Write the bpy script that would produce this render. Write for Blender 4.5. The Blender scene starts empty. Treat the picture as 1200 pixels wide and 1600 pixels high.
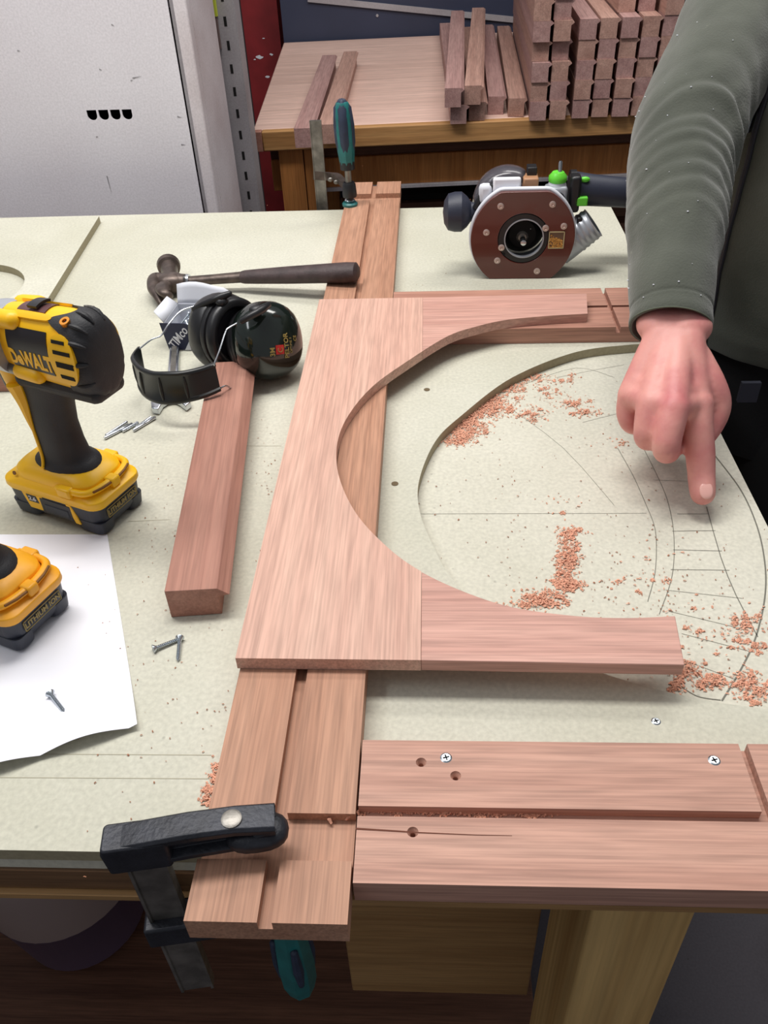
import bpy, bmesh, math, random
from mathutils import Vector, Matrix, noise as mnoise
C = bpy.context.scene
col = C.collection
PI = math.pi
TZ = 0.90            # height of the workbench surface above the floor

# ---------------------------------------------------------------- camera
F_PX = 1297.06
RM = Matrix(((0.99858629, 0.00424703, 0.05298471),
             (0.03872333, 0.62472761, -0.77988199),
             (-0.03641319, 0.78083121, 0.62367997)))
H0 = 0.521
cam_d = bpy.data.cameras.new('camera')
cam = bpy.data.objects.new('camera', cam_d)
col.objects.link(cam)
cam.matrix_world = Matrix.Translation((0, 0, TZ + H0)) @ RM.to_4x4()
cam_d.sensor_fit = 'VERTICAL'
cam_d.sensor_height = 36.0
cam_d.lens = F_PX / 1600 * 36.0
cam_d.clip_start = 0.02
C.camera = cam

# ---------------------------------------------------------------- light
w = bpy.data.worlds.new('workshop_air')
C.world = w
w.use_nodes = True
w.node_tree.nodes['Background'].inputs[0].default_value = (0.93, 0.95, 1.0, 1)
w.node_tree.nodes['Background'].inputs[1].default_value = 0.26
def area(name, loc, size, power, colr, target=None):
    d = bpy.data.lights.new(name, 'AREA'); d.shape = 'RECTANGLE'
    d.size, d.size_y = size; d.energy = power; d.color = colr
    o = bpy.data.objects.new(name, d); col.objects.link(o); o.location = loc
    if target is not None:
        o.rotation_euler = (Vector(target) - Vector(loc)).to_track_quat('-Z', 'Y').to_euler()
    return o
area('ceiling_tube_light', (-0.5, 1.05, TZ + 2.1), (1.6, 0.4), 46, (1.0, 0.975, 0.94))
area('ceiling_tube_light', (0.7, 2.0, TZ + 2.1), (1.6, 0.4), 24, (1.0, 0.97, 0.93))
area('ceiling_tube_light', (-1.6, 0.3, TZ + 2.1), (0.4, 1.6), 14, (0.95, 0.97, 1.0))
C.view_settings.view_transform = 'Standard'
C.view_settings.look = 'None'
C.view_settings.gamma = 1
C.view_settings.use_curve_mapping = False
C.view_settings.exposure = 0.0

# ---------------------------------------------------------------- helpers
def ray(x, y):
    return RM @ Vector((x - 600, -(y - 800), -F_PX))
def P(x, y, z=0.0):
    """point of the real plane at height z above the bench seen at a pixel"""
    d = ray(x, y); t = (H0 - z) / (-d.z)
    return Vector((d.x * t, d.y * t, z))
def PY(x, y, Y):
    d = ray(x, y); t = Y / d.y
    return Vector((d.x * t, Y, H0 + d.z * t))
def PD(x, y, D):
    d = ray(x, y) * (D / F_PX)
    return Vector((d.x, d.y, H0 + d.z))
def lin(c):
    return tuple(((v / 12.92) if v <= 0.04045 else ((v + 0.055) / 1.055) ** 2.4) for v in [k / 255 for k in c]) + (1,)

def catmull(pts, n=8, closed=False):
    out = []; N = len(pts)
    pts = [Vector(p) for p in pts]
    rng = range(N) if closed else range(N - 1)
    for i in rng:
        if closed:
            p0, p1, p2, p3 = pts[(i - 1) % N], pts[i], pts[(i + 1) % N], pts[(i + 2) % N]
        else:
            p0 = pts[max(i - 1, 0)]; p1 = pts[i]; p2 = pts[i + 1]; p3 = pts[min(i + 2, N - 1)]
        for k in range(n):
            t = k / n
            out.append(0.5 * ((2 * p1) + (p2 - p0) * t + (2 * p0 - 5 * p1 + 4 * p2 - p3) * t * t + (3 * p1 - p0 - 3 * p2 + p3) * t ** 3))
    if not closed: out.append(pts[-1].copy())
    return out

def frame(o, z, xh=(1, 0, 0)):
    z = Vector(z).normalized(); x = Vector(xh); x = (x - z * x.dot(z)).normalized(); y = z.cross(x)
    m = Matrix((x, y, z)).transposed().to_4x4(); m.translation = Vector(o)
    return m

class MB:
    def __init__(s): s.v = []; s.f = []
    def add(s, v, f, M=None):
        b = len(s.v)
        s.v += [(M @ Vector(p)) if M is not None else Vector(p) for p in v]
        s.f += [tuple(b + i for i in q) for q in f]
        return s
    def box(s, x0, x1, y0, y1, z0, z1, M=None):
        v = [(x0, y0, z0), (x1, y0, z0), (x1, y1, z0), (x0, y1, z0), (x0, y0, z1), (x1, y0, z1), (x1, y1, z1), (x0, y1, z1)]
        return s.add(v, [(0, 3, 2, 1), (4, 5, 6, 7), (0, 1, 5, 4), (1, 2, 6, 5), (2, 3, 7, 6), (3, 0, 4, 7)], M)
    def prism(s, poly, z0, z1, M=None):
        n = len(poly)
        v = [(p[0], p[1], z0) for p in poly] + [(p[0], p[1], z1) for p in poly]
        f = [tuple(reversed(range(n))), tuple(range(n, 2 * n))] + [(i, (i + 1) % n, n + (i + 1) % n, n + i) for i in range(n)]
        return s.add(v, f, M)
    def loft(s, rings, cap=True, M=None, closed=True):
        n = len(rings[0]); v = [p for r in rings for p in r]; f = []
        for i in range(len(rings) - 1):
            for j in range(n if closed else n - 1):
                a = i * n + j; b = i * n + (j + 1) % n
                f.append((a, b, b + n, a + n))
        if cap and closed:
            f.append(tuple(reversed(range(n)))); k = (len(rings) - 1) * n; f.append(tuple(range(k, k + n)))
        return s.add(v, f, M)
    def lathe(s, prof, seg=32, M=None, a0=0, cap=True):
        rings = [[(r * math.cos(a0 + 2 * PI * j / seg), r * math.sin(a0 + 2 * PI * j / seg), z) for j in range(seg)] for r, z in prof]
        return s.loft(rings, cap, M)
    def tube(s, path, r, seg=12, M=None, ry=None, up=None, round_ends=False, wob=None):
        path = [Vector(p) for p in path]; n = len(path)
        rr = list(r) if hasattr(r, '__len__') else [r] * n
        if round_ends:
            t0 = (path[0] - path[1]).normalized(); t1 = (path[-1] - path[-2]).normalized()
            A = []; AR = []
            for q in (80, 60, 40, 20):
                A.append(path[0] + t0 * rr[0] * math.sin(math.radians(q))); AR.append(rr[0] * math.cos(math.radians(q)))
            B = []; BR = []
            for q in (20, 40, 60, 80):
                B.append(path[-1] + t1 * rr[-1] * math.sin(math.radians(q))); BR.append(rr[-1] * math.cos(math.radians(q)))
            path = A + path + B; rr = AR + rr + BR; n = len(path)
        rings = []; u = None
        for i in range(n):
            t = (path[min(i + 1, n - 1)] - path[max(i - 1, 0)]).normalized()
            if u is None:
                u = Vector(up) if up is not None else (Vector((0, 0, 1)) if abs(t.z) < .9 else Vector((1, 0, 0)))
            u = (u - t * u.dot(t)).normalized(); w_ = t.cross(u)
            k = ry if ry else 1.0
            ring = []
            for j in range(seg):
                a = 2 * PI * j / seg; q = wob(i / (n - 1), a) if wob else 1.0
                ring.append(path[i] + u * (rr[i] * k * q * math.cos(a)) + w_ * (rr[i] * q * math.sin(a)))
            rings.append(ring)
        return s.loft(rings, True, M)
    def ell(s, c, r, M=None, seg=20, rows=12, e=1.0):
        rings = []
        def pw(v): return math.copysign(abs(v) ** e, v)
        for i in range(rows + 1):
            ph = -PI / 2 + PI * (i + .02) / (rows + .04)
            rings.append([(c[0] + r[0] * pw(math.cos(ph)) * pw(math.cos(2 * PI * j / seg)), c[1] + r[1] * pw(math.cos(ph)) * pw(math.sin(2 * PI * j / seg)), c[2] + r[2] * pw(math.sin(ph))) for j in range(seg)])
        return s.loft(rings, True, M)
    def mesh(s, name):
        me = bpy.data.meshes.new(name); me.from_pydata([tuple(p) for p in s.v], [], s.f)
        bm = bmesh.new(); bm.from_mesh(me); bmesh.ops.recalc_face_normals(bm, faces=bm.faces); bm.to_mesh(me); bm.free()
        return me
    def build(s, name, mat, parent=None, smooth=40, bevel=0, seg=2, world=False, loc=None, **tags):
        if parent is None:
            if loc is None:
                xs = [p.x for p in s.v]; ys = [p.y for p in s.v]
                loc = Vector(((min(xs) + max(xs)) / 2, (min(ys) + max(ys)) / 2, min(p.z for p in s.v)))
            loc = Vector(loc)
            s.v = [p - loc for p in s.v]
        elif world:
            q = parent['_o']; s.v = [p - Vector(q) for p in s.v]
        o = bpy.data.objects.new(name, s.mesh(name)); col.objects.link(o)
        o.data.materials.append(mat)
        if smooth: shade(o.data, smooth)
        if bevel:
            m = o.modifiers.new('bevel', 'BEVEL'); m.width = bevel; m.segments = seg; m.limit_method = 'ANGLE'; m.angle_limit = math.radians(35)
            m.use_clamp_overlap = True
        if parent is None: o.location = loc + Vector((0, 0, TZ))
        else: o.parent = parent
        for k, v in tags.items():
            if v: o['category' if k == 'cat' else k] = v
        return o
def shade(me, ang=40):
    me.shade_smooth()
    me.set_sharp_from_angle(angle=math.radians(ang))
def thing(name, label, cat, loc=(0, 0, 0), rotz=0, group=None, M=None):
    o = bpy.data.objects.new(name, None); col.objects.link(o); o.empty_display_size = .02
    if M is not None:
        m = M.copy(); m.translation = m.translation + Vector((0, 0, TZ)); o.matrix_world = m
        o['_o'] = tuple(M.translation)
    else:
        o.location = Vector(loc) + Vector((0, 0, TZ)); o.rotation_euler = (0, 0, rotz); o['_o'] = tuple(loc)
    o['label'] = label; o['category'] = cat
    if group: o['group'] = group
    return o
def nest(t, part, names, key=None):
    """make children of thing t sub-parts of its part"""
    ch = [o for o in bpy.data.objects if o.parent == t]
    base = lambda o: o.name.split('.')[0]
    ps = [o for o in ch if base(o) == part]
    if not ps: return
    for o in ch:
        if base(o) in names and o not in ps:
            tgt = min(ps, key=lambda p: (key(p) - key(o)).length) if key else ps[0]
            o.parent = tgt
def centroid(o):
    return sum((v.co for v in o.data.vertices), Vector()) / len(o.data.vertices)
def bake(o):
    """apply the modifiers of o"""
    dg = bpy.context.evaluated_depsgraph_get(); dg.update()
    me = bpy.data.meshes.new_from_object(o.evaluated_get(dg))
    o.modifiers.clear(); o.data = me
    return o
def dup(o, parent=None, **tags):
    c = o.copy(); col.objects.link(c); c.parent = parent
    for k, v in tags.items(): c['category' if k == 'cat' else k] = v
    for ch in [x for x in bpy.data.objects if x.parent == o]: dup(ch, c)
    return c
def text_mesh(body, size, thick=.0006, bold=0.0, shear=0.0, sx=1.0):
    cu = bpy.data.curves.new('lettering', 'FONT'); cu.body = body; cu.size = size; cu.align_x = 'CENTER'; cu.align_y = 'CENTER'
    cu.extrude = thick / 2; cu.offset = bold; cu.shear = shear; cu.resolution_u = 3
    t = bpy.data.objects.new('lettering', cu); col.objects.link(t)
    dg = bpy.context.evaluated_depsgraph_get(); dg.update()
    me = bpy.data.meshes.new_from_object(t.evaluated_get(dg))
    mb = MB(); mb.add([(v.co.x * sx, v.co.y, v.co.z) for v in me.vertices], [tuple(p.vertices) for p in me.polygons])
    bpy.data.objects.remove(t)
    return mb
def warp(mb, fn):
    mb.v = [fn(p) for p in mb.v]; return mb

# ---------------------------------------------------------------- materials
def nt(name):
    m = bpy.data.materials.new(name); m.use_nodes = True
    n = m.node_tree.nodes; return m, n, m.node_tree.links, n['Principled BSDF']
def plain(name, c, rough=.5, metal=0, coat=0, bump=0, bscale=200, var=0.0, vscale=30, **k):
    m, n, l, b = nt(name)
    b.inputs['Base Color'].default_value = lin(c); b.inputs['Roughness'].default_value = rough; b.inputs['Metallic'].default_value = metal
    b.inputs['Coat Weight'].default_value = coat
    for kk, v in k.items(): b.inputs[kk].default_value = v
    tc = n.new('ShaderNodeTexCoord')
    if bump:
        no = n.new('ShaderNodeTexNoise'); no.inputs['Scale'].default_value = bscale; no.inputs['Detail'].default_value = 4
        bp = n.new('ShaderNodeBump'); bp.inputs['Strength'].default_value = bump; bp.inputs['Distance'].default_value = .001
        l.new(tc.outputs['Object'], no.inputs['Vector']); l.new(no.outputs['Fac'], bp.inputs['Height']); l.new(bp.outputs[0], b.inputs['Normal'])
    if var:
        no = n.new('ShaderNodeTexNoise'); no.inputs['Scale'].default_value = vscale; no.inputs['Detail'].default_value = 6
        rp = n.new('ShaderNodeValToRGB'); c0 = lin(c)
        rp.color_ramp.elements[0].position = .35; rp.color_ramp.elements[1].position = .7
        rp.color_ramp.elements[0].color = tuple(max(0, v * (1 - var)) for v in c0[:3]) + (1,)
        rp.color_ramp.elements[1].color = tuple(min(1, v * (1 + var)) for v in c0[:3]) + (1,)
        l.new(tc.outputs['Object'], no.inputs['Vector']); l.new(no.outputs['Fac'], rp.inputs['Fac']); l.new(rp.outputs['Color'], b.inputs['Base Color'])
    return m
def wood(name, light, dark, axis='Y', rough=.55, pore=.35, band=9.0, fine=1.0):
    m, n, l, b = nt(name)
    ia = 'XYZ'.index(axis)
    tc = n.new('ShaderNodeTexCoord')
    oi = n.new('ShaderNodeObjectInfo')
    off = n.new('ShaderNodeVectorMath'); off.operation = 'ADD'
    sc = n.new('ShaderNodeVectorMath'); sc.operation = 'SCALE'; sc.inputs[0].default_value = (7, 3, 5)
    l.new(oi.outputs['Random'], sc.inputs['Scale']); l.new(tc.outputs['Object'], off.inputs[0]); l.new(sc.outputs[0], off.inputs[1])
    def noi(scl_along, scl_across, detail, dist=0):
        mp = n.new('ShaderNodeMapping'); s = [scl_across] * 3; s[ia] = scl_along; mp.inputs['Scale'].default_value = s
        no = n.new('ShaderNodeTexNoise'); no.inputs['Scale'].default_value = 1; no.inputs['Detail'].default_value = detail; no.inputs['Distortion'].default_value = dist
        l.new(off.outputs[0], mp.inputs[0]); l.new(mp.outputs[0], no.inputs['Vector']); return no
    a = noi(.9, band * 2.6, 3, .5); c = noi(5 * fine, 560 * fine, 2); d = noi(18 * fine, 300 * fine, 2); g = noi(2.5, 85, 3, .2)
    rp = n.new('ShaderNodeValToRGB'); rp.color_ramp.elements[0].color = lin(dark); rp.color_ramp.elements[1].color = lin(light)
    rp.color_ramp.elements[0].position = .30; rp.color_ramp.elements[1].position = .66
    mx = n.new('ShaderNodeMath'); mx.operation = 'MULTIPLY_ADD'; mx.inputs[1].default_value = .45
    l.new(g.outputs['Fac'], mx.inputs[0])
    m2 = n.new('ShaderNodeMath'); m2.operation = 'MULTIPLY'; m2.inputs[1].default_value = .55; l.new(a.outputs['Fac'], m2.inputs[0]); l.new(m2.outputs[0], mx.inputs[2])
    l.new(mx.outputs[0], rp.inputs['Fac'])
    pr = n.new('ShaderNodeMapRange'); pr.inputs['From Min'].default_value = .36; pr.inputs['From Max'].default_value = .62
    pr.inputs['To Min'].default_value = 1 - pore; pr.inputs['To Max'].default_value = 1.12
    av = n.new('ShaderNodeMath'); av.operation = 'ADD'; l.new(c.outputs['Fac'], av.inputs[0]); l.new(d.outputs['Fac'], av.inputs[1])
    hv = n.new('ShaderNodeMath'); hv.operation = 'MULTIPLY'; hv.inputs[1].default_value = .5; l.new(av.outputs[0], hv.inputs[0]); l.new(hv.outputs[0], pr.inputs['Value'])
    ml = n.new('ShaderNodeMix'); ml.data_type = 'RGBA'; ml.blend_type = 'MULTIPLY'; ml.inputs[0].default_value = 1
    l.new(rp.outputs['Color'], ml.inputs[6]); l.new(pr.outputs[0], ml.inputs[7]); l.new(ml.outputs[2], b.inputs['Base Color'])
    bp = n.new('ShaderNodeBump'); bp.inputs['Strength'].default_value = .25; bp.inputs['Distance'].default_value = .0006
    l.new(hv.outputs[0], bp.inputs['Height']); l.new(bp.outputs[0], b.inputs['Normal'])
    b.inputs['Roughness'].default_value = rough; b.inputs['Specular IOR Level'].default_value = .3
    return m
def board(name, c, c2, rough=.7, specks=True, blot=2.5):
    m, n, l, b = nt(name)
    tc = n.new('ShaderNodeTexCoord')
    a = n.new('ShaderNodeTexNoise'); a.inputs['Scale'].default_value = blot; a.inputs['Detail'].default_value = 6; a.inputs['Roughness'].default_value = .6
    f = n.new('ShaderNodeTexNoise'); f.inputs['Scale'].default_value = 260; f.inputs['Detail'].default_value = 5
    l.new(tc.outputs['Object'], a.inputs['Vector']); l.new(tc.outputs['Object'], f.inputs['Vector'])
    rp = n.new('ShaderNodeValToRGB'); rp.color_ramp.elements[0].color = lin(c2); rp.color_ramp.elements[1].color = lin(c)
    rp.color_ramp.elements[0].position = .35; rp.color_ramp.elements[1].position = .6
    l.new(a.outputs['Fac'], rp.inputs['Fac'])
    mr = n.new('ShaderNodeMapRange'); mr.inputs['From Min'].default_value = .3; mr.inputs['From Max'].default_value = .7; mr.inputs['To Min'].default_value = .9; mr.inputs['To Max'].default_value = 1.08
    l.new(f.outputs['Fac'], mr.inputs['Value'])
    ml = n.new('ShaderNodeMix'); ml.data_type = 'RGBA'; ml.blend_type = 'MULTIPLY'; ml.inputs[0].default_value = 1
    l.new(rp.outputs['Color'], ml.inputs[6]); l.new(mr.outputs[0], ml.inputs[7])
    out = ml.outputs[2]
    if specks:
        v = n.new('ShaderNodeTexVoronoi'); v.inputs['Scale'].default_value = 38; v.inputs['Randomness'].default_value = 1
        l.new(tc.outputs['Object'], v.inputs['Vector'])
        s = n.new('ShaderNodeMapRange'); s.inputs['From Min'].default_value = .02; s.inputs['From Max'].default_value = .07; s.inputs['To Min'].default_value = .55; s.inputs['To Max'].default_value = 1
        l.new(v.outputs['Distance'], s.inputs['Value'])
        m3 = n.new('ShaderNodeMix'); m3.data_type = 'RGBA'; m3.blend_type = 'MULTIPLY'; m3.inputs[0].default_value = .6
        l.new(out, m3.inputs[6]); l.new(s.outputs[0], m3.inputs[7]); out = m3.outputs[2]
    l.new(out, b.inputs['Base Color'])
    b.inputs['Roughness'].default_value = rough; b.inputs['Specular IOR Level'].default_value = .35
    return m
SAP_L, SAP_D = (222, 172, 152), (190, 134, 114)
W_panel_y = wood('sapele_panel', (216, 177, 159), (198, 154, 138), 'Y', pore=.2)
W_panel_x = wood('sapele_arm', (207, 163, 149), (188, 140, 127), 'X', pore=.22)
W_stile = wood('sapele_stile', (190, 145, 120), (168, 122, 98), 'Y', pore=.25)
W_rail = wood('sapele_rail', (200, 157, 139), (178, 132, 115), 'X', pore=.25)
W_rail_dk = wood('sapele_back_rail', (186, 140, 122), (164, 116, 100), 'X', pore=.22)
W_block = wood('sapele_block', (174, 128, 112), (150, 102, 88), 'Y', pore=.15)
W_mould = wood('moulding_wood', (184, 148, 142), (156, 118, 114), 'Y', pore=.25)
W_mould_b = wood('moulding_wood_warm', (190, 152, 138), (162, 124, 112), 'Y', pore=.25)
W_bench = wood('bench_top_wood', (232, 198, 184), (204, 170, 156), 'X', pore=.2)
W_beech = wood('bench_edge_wood', (196, 150, 98), (160, 112, 66), 'X', pore=.2)
W_leg = wood('orange_leg_wood', (190, 128, 72), (158, 98, 48), 'Z', pore=.2)
W_pine = wood('pine_leg_wood', (205, 170, 112), (164, 124, 72), 'Z', pore=.12, band=14, fine=.4)
W_ply = wood('plywood', (176, 138, 92), (146, 108, 68), 'X', pore=.15)
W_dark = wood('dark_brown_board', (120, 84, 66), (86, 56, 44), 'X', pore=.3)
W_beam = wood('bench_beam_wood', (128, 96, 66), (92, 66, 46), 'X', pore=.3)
M_mdf = board('mdf_sheet', (203, 201, 186), (189, 187, 169))
M_mdf_pale = board('mdf_pale', (211, 208, 193), (200, 197, 180))
M_mdf_edge = board('mdf_raw_edge', (168, 160, 134), (150, 140, 114), specks=False)
M_white = board('white_painted_door', (236, 232, 238), (224, 218, 224), .45, False, 1.2)
M_whitefr = board('white_painted_frame', (226, 218, 222), (196, 182, 184), .5, False, 3)
M_grey = board('grey_painted_steel', (170, 166, 170), (146, 140, 144), .5, False, 4)
M_red = plain('red_painted_steel', (128, 34, 38), .5, var=.25, vscale=8)
M_blue = plain('dark_blue_panel', (50, 56, 78), .55, var=.12, vscale=4)
M_floor = board('concrete_floor', (86, 82, 88), (60, 54, 56), .7, True, 3)
M_wall = plain('workshop_wall', (70, 66, 66), .8, var=.2, vscale=3)
M_black = plain('black_plastic', (28, 28, 31), .38, bump=.1, bscale=500)
M_rubber = plain('black_rubber', (36, 36, 40), .6, bump=.3, bscale=700, var=.2, vscale=40)
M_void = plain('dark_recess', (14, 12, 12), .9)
M_yel = plain('yellow_plastic', (248, 192, 16), .42, bump=.06, bscale=600)
M_yel2 = plain('orange_yellow_plastic', (244, 170, 30), .45, var=.12, vscale=40)
M_batt = plain('charcoal_battery_plastic', (38, 42, 54), .42, var=.15, vscale=60)
M_lab = plain('dark_label', (30, 26, 32), .35)
M_steel = plain('bright_steel', (205, 210, 216), .25, 1)
M_zinc = plain('zinc_plated_steel', (190, 198, 205), .3, 1)
M_dull = plain('dull_bar_steel', (140, 136, 130), .45, .85, bump=.2, bscale=300, var=.3, vscale=60)
M_cast = plain('worn_black_iron', (40, 42, 50), .45, .3, bump=.5, bscale=260, var=.3, vscale=60)
M_hamm = plain('worn_hammer_steel', (96, 84, 78), .42, .6, bump=.4, bscale=200, var=.35, vscale=60)
M_grip = plain('worn_hammer_grip', (68, 54, 54), .6, bump=.5, bscale=300, var=.3, vscale=70)
M_teal = plain('teal_plastic', (30, 108, 108), .4, var=.2, vscale=50)
M_nvy = plain('slate_blue_rubber', (44, 54, 76), .55, bump=.2, bscale=400, var=.25, vscale=60)
M_paper = plain('white_paper', (240, 240, 247), .8)
M_navy = plain('navy_card', (26, 32, 66), .5)
M_card = plain('white_card', (216, 218, 226), .6)
M_muff = plain('dark_green_gloss_plastic', (22, 30, 26), .14, coat=.6)
M_band = plain('black_headband_plastic', (24, 26, 27), .35)
M_foam = plain('black_foam', (16, 17, 30), .8)
M_gold = plain('gold_print', (150, 130, 70), .5)
M_redp = plain('red_print', (190, 40, 34), .5)
M_phen = plain('brown_router_plate', (92, 40, 32), .24, bump=.04, bscale=300, coat=.3)
M_green = plain('bright_green_plastic', (104, 214, 60), .35)
M_silver = plain('silver_plastic', (168, 172, 180), .35, .3)
M_graph = plain('graphite_plastic', (42, 46, 62), .5, bump=.15, bscale=500)
M_rivet = plain('pinkish_screw_heads', (198, 176, 168), .4, .5)
M_skin = None
M_pencil = plain('pencil_grey', (112, 110, 100), .7)
M_hole = plain('screw_hole_shadow', (104, 88, 64), .8)
M_chip = plain('wood_chips', (226, 166, 138), .8, var=.30, vscale=500)
M_chipd = plain('dark_wood_chips', (166, 112, 84), .8, var=.3, vscale=400)
M_jug = plain('translucent_jug_plastic', (150, 132, 128), .35, **{'Transmission Weight': .0})
M_jugl = plain('liquid_in_jug', (88, 72, 92), .35)
M_trous = plain('black_work_trousers', (16, 17, 20), .85, bump=.4, bscale=300)
M_boot = plain('dark_leather_boot', (46, 38, 34), .55, bump=.4, bscale=100)
M_ylip = plain('dark_groove', (120, 74, 10), .6)

def fleece():
    m, n, l, b = nt('green_fleece')
    tc = n.new('ShaderNodeTexCoord')
    a = n.new('ShaderNodeTexNoise'); a.inputs['Scale'].default_value = 9; a.inputs['Detail'].default_value = 5
    f = n.new('ShaderNodeTexNoise'); f.inputs['Scale'].default_value = 420; f.inputs['Detail'].default_value = 3
    v = n.new('ShaderNodeTexNoise'); v.inputs['Scale'].default_value = 45; v.inputs['Detail'].default_value = 8; v.inputs['Roughness'].default_value = .75
    for k in (a, f, v): l.new(tc.outputs['Object'], k.inputs['Vector'])
    rp = n.new('ShaderNodeValToRGB'); rp.color_ramp.elements[0].color = lin((73, 76, 68)); rp.color_ramp.elements[1].color = lin((92, 95, 86))
    rp.color_ramp.elements[0].position = .35; rp.color_ramp.elements[1].position = .65
    l.new(a.outputs['Fac'], rp.inputs['Fac'])
    d = n.new('ShaderNodeValToRGB'); d.color_ramp.elements[0].color = (0, 0, 0, 1); d.color_ramp.elements[1].color = (.5, .5, .5, 1)
    d.color_ramp.elements[0].position = .66; d.color_ramp.elements[1].position = .76
    l.new(v.outputs['Fac'], d.inputs['Fac'])
    mx = n.new('ShaderNodeMix'); mx.data_type = 'RGBA'; l.new(d.outputs['Color'], mx.inputs[0]); l.new(rp.outputs['Color'], mx.inputs[6]); mx.inputs[7].default_value = lin((160, 160, 140))
    l.new(mx.outputs[2], b.inputs['Base Color'])
    bp = n.new('ShaderNodeBump'); bp.inputs['Strength'].default_value = .5; bp.inputs['Distance'].default_value = .001
    l.new(f.outputs['Fac'], bp.inputs['Height']); l.new(bp.outputs[0], b.inputs['Normal'])
    b.inputs['Roughness'].default_value = .95; b.inputs['Specular IOR Level'].default_value = .1
    b.inputs['Sheen Weight'].default_value = .35; b.inputs['Sheen Roughness'].default_value = .5
    return m
M_fleece = fleece()
def skin():
    m, n, l, b = nt('skin')
    tc = n.new('ShaderNodeTexCoord')
    a = n.new('ShaderNodeTexNoise'); a.inputs['Scale'].default_value = 22; a.inputs['Detail'].default_value = 4
    f = n.new('ShaderNodeTexNoise'); f.inputs['Scale'].default_value = 300; f.inputs['Detail'].default_value = 4
    l.new(tc.outputs['Object'], a.inputs['Vector']); l.new(tc.outputs['Object'], f.inputs['Vector'])
    rp = n.new('ShaderNodeValToRGB'); rp.color_ramp.elements[0].color = lin((206, 122, 122)); rp.color_ramp.elements[1].color = lin((230, 162, 152))
    rp.color_ramp.elements[0].position = .35; rp.color_ramp.elements[1].position = .6
    l.new(a.outputs['Fac'], rp.inputs['Fac']); l.new(rp.outputs['Color'], b.inputs['Base Color'])
    bp = n.new('ShaderNodeBump'); bp.inputs['Strength'].default_value = .25; bp.inputs['Distance'].default_value = .0008
    l.new(f.outputs['Fac'], bp.inputs['Height']); l.new(bp.outputs[0], b.inputs['Normal'])
    b.inputs['Roughness'].default_value = .5; b.inputs['Subsurface Weight'].default_value = .15; b.inputs['Subsurface Radius'].default_value = (.01, .004, .002); b.inputs['Subsurface Scale'].default_value = .5
    return m
M_skin = skin()
M_nail = plain('fingernail', (236, 180, 170), .3)
M_hair = plain('brown_hair', (70, 50, 36), .7)
M_eye = plain('eye_white', (230, 228, 222), .3)
M_iris = plain('iris', (60, 50, 40), .3)
M_lip = plain('lips', (180, 96, 90), .5)
# ================================================================ SETTING
MB().box(-6, 6, -3, 4.6, -.95, -.90).build('floor', M_floor, kind='structure')
MB().box(-6, 6, 4.3, 4.4, -.9, 2.6).build('wall_back', M_wall, kind='structure')

# ---------------------------------------------------------------- workbench with two layers of sheet
wb = thing('workbench', 'workbench topped with pale green MDF sheet, big round cut-out and pencil lines', 'workbench', (0, .9, -.9))
hole_px = [(990, 538), (900, 550), (800, 590), (720, 650), (680, 690), (655, 750), (656, 800), (678, 855), (703, 900), (760, 960), (840, 1012), (930, 1048), (1030, 1078), (1130, 1099)]
hp = catmull([P(x, y) for x, y in hole_px], 8)
BX0, BX1, BY0, BY1 = -1.25, .333, .286, 1.552
# sheet = C shape open at the right edge
poly = [(BX1, BY0), (BX1, .398)] + [(p.x, p.y) for p in reversed(hp)] + [(BX1, 1.004)] + [(BX1, BY1), (BX0, BY1), (BX0, BY0)]
def tri_prism(poly, z0, z1):
    """prism of a concave outline with triangulated caps"""
    from mathutils.geometry import tessellate_polygon
    n = len(poly); tr = tessellate_polygon([[Vector((p[0], p[1], 0)) for p in poly]])
    mb = MB()
    v = [(p[0], p[1], z0) for p in poly] + [(p[0], p[1], z1) for p in poly]
    f = [tuple(t) for t in tr] + [tuple(n + i for i in t) for t in tr] + [(i, (i + 1) % n, n + (i + 1) % n, n + i) for i in range(n)]
    return mb.add(v, f)
top = tri_prism(poly, -.012, 0).build('top_sheet', M_mdf, wb, world=True, smooth=0)
top.data.materials.append(M_mdf_edge)
for p_ in top.data.polygons:
    if abs(p_.normal.z) < .5: p_.material_index = 1
MB().box(BX0, BX1, BY0 + .004, BY1 + .004, -.030, -.0122).build('base_sheet', M_mdf_pale, wb, world=True, smooth=0)
MB().box(BX0, BX1 - .01, .288, .33, -.0565, -.0302).build('front_beam', W_beam, wb, world=True, bevel=.002)
MB().box(BX0, BX1 - .01, .284, .34, -.064, -.0568).build('lower_lip', W_ply, wb, world=True, bevel=.001)
MB().box(BX0, BX1 - .02, 1.50, 1.545, -.13, -.0305).build('back_rail', W_beam, wb, world=True, bevel=.002)
MB().box(.118, .192, .295, .40, -.90, -.0642).build('leg', W_pine, wb, world=True, bevel=.003, label='square pine leg at the near right corner')
for x, y in ((-1.2, .36), (.24, 1.44), (-1.2, 1.44)):
    MB().box(x, x + .074, y - .04, y + .05, -.90, -.0745).build('leg', W_pine, wb, world=True, bevel=.003)
MB().box(.195, .21, .42, 1.4, -.5, -.0645).build('side_board', W_ply, wb, world=True)
MB().box(-.105, .130, .47, .49, -.685, -.0305).build('front_panel', W_ply, wb, world=True, bevel=.002, label='brown plywood panel under the bench')
MB().box(-.108, .133, .465, .495, -.0955, -.0875).build('panel_batten', W_dark, wb, world=True)
# countersunk holes in the sheet
for x, y in ((667, 609), (617, 756), (892, 529)):
    p = P(x, y); mb = MB(); mb.lathe([(.0036, .0002), (.0038, .0004), (.0022, .0004), (.0008, .00025)], 16, Matrix.Translation(p)); mb.build('screw_hole', M_hole, wb, world=True, smooth=0)
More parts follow.
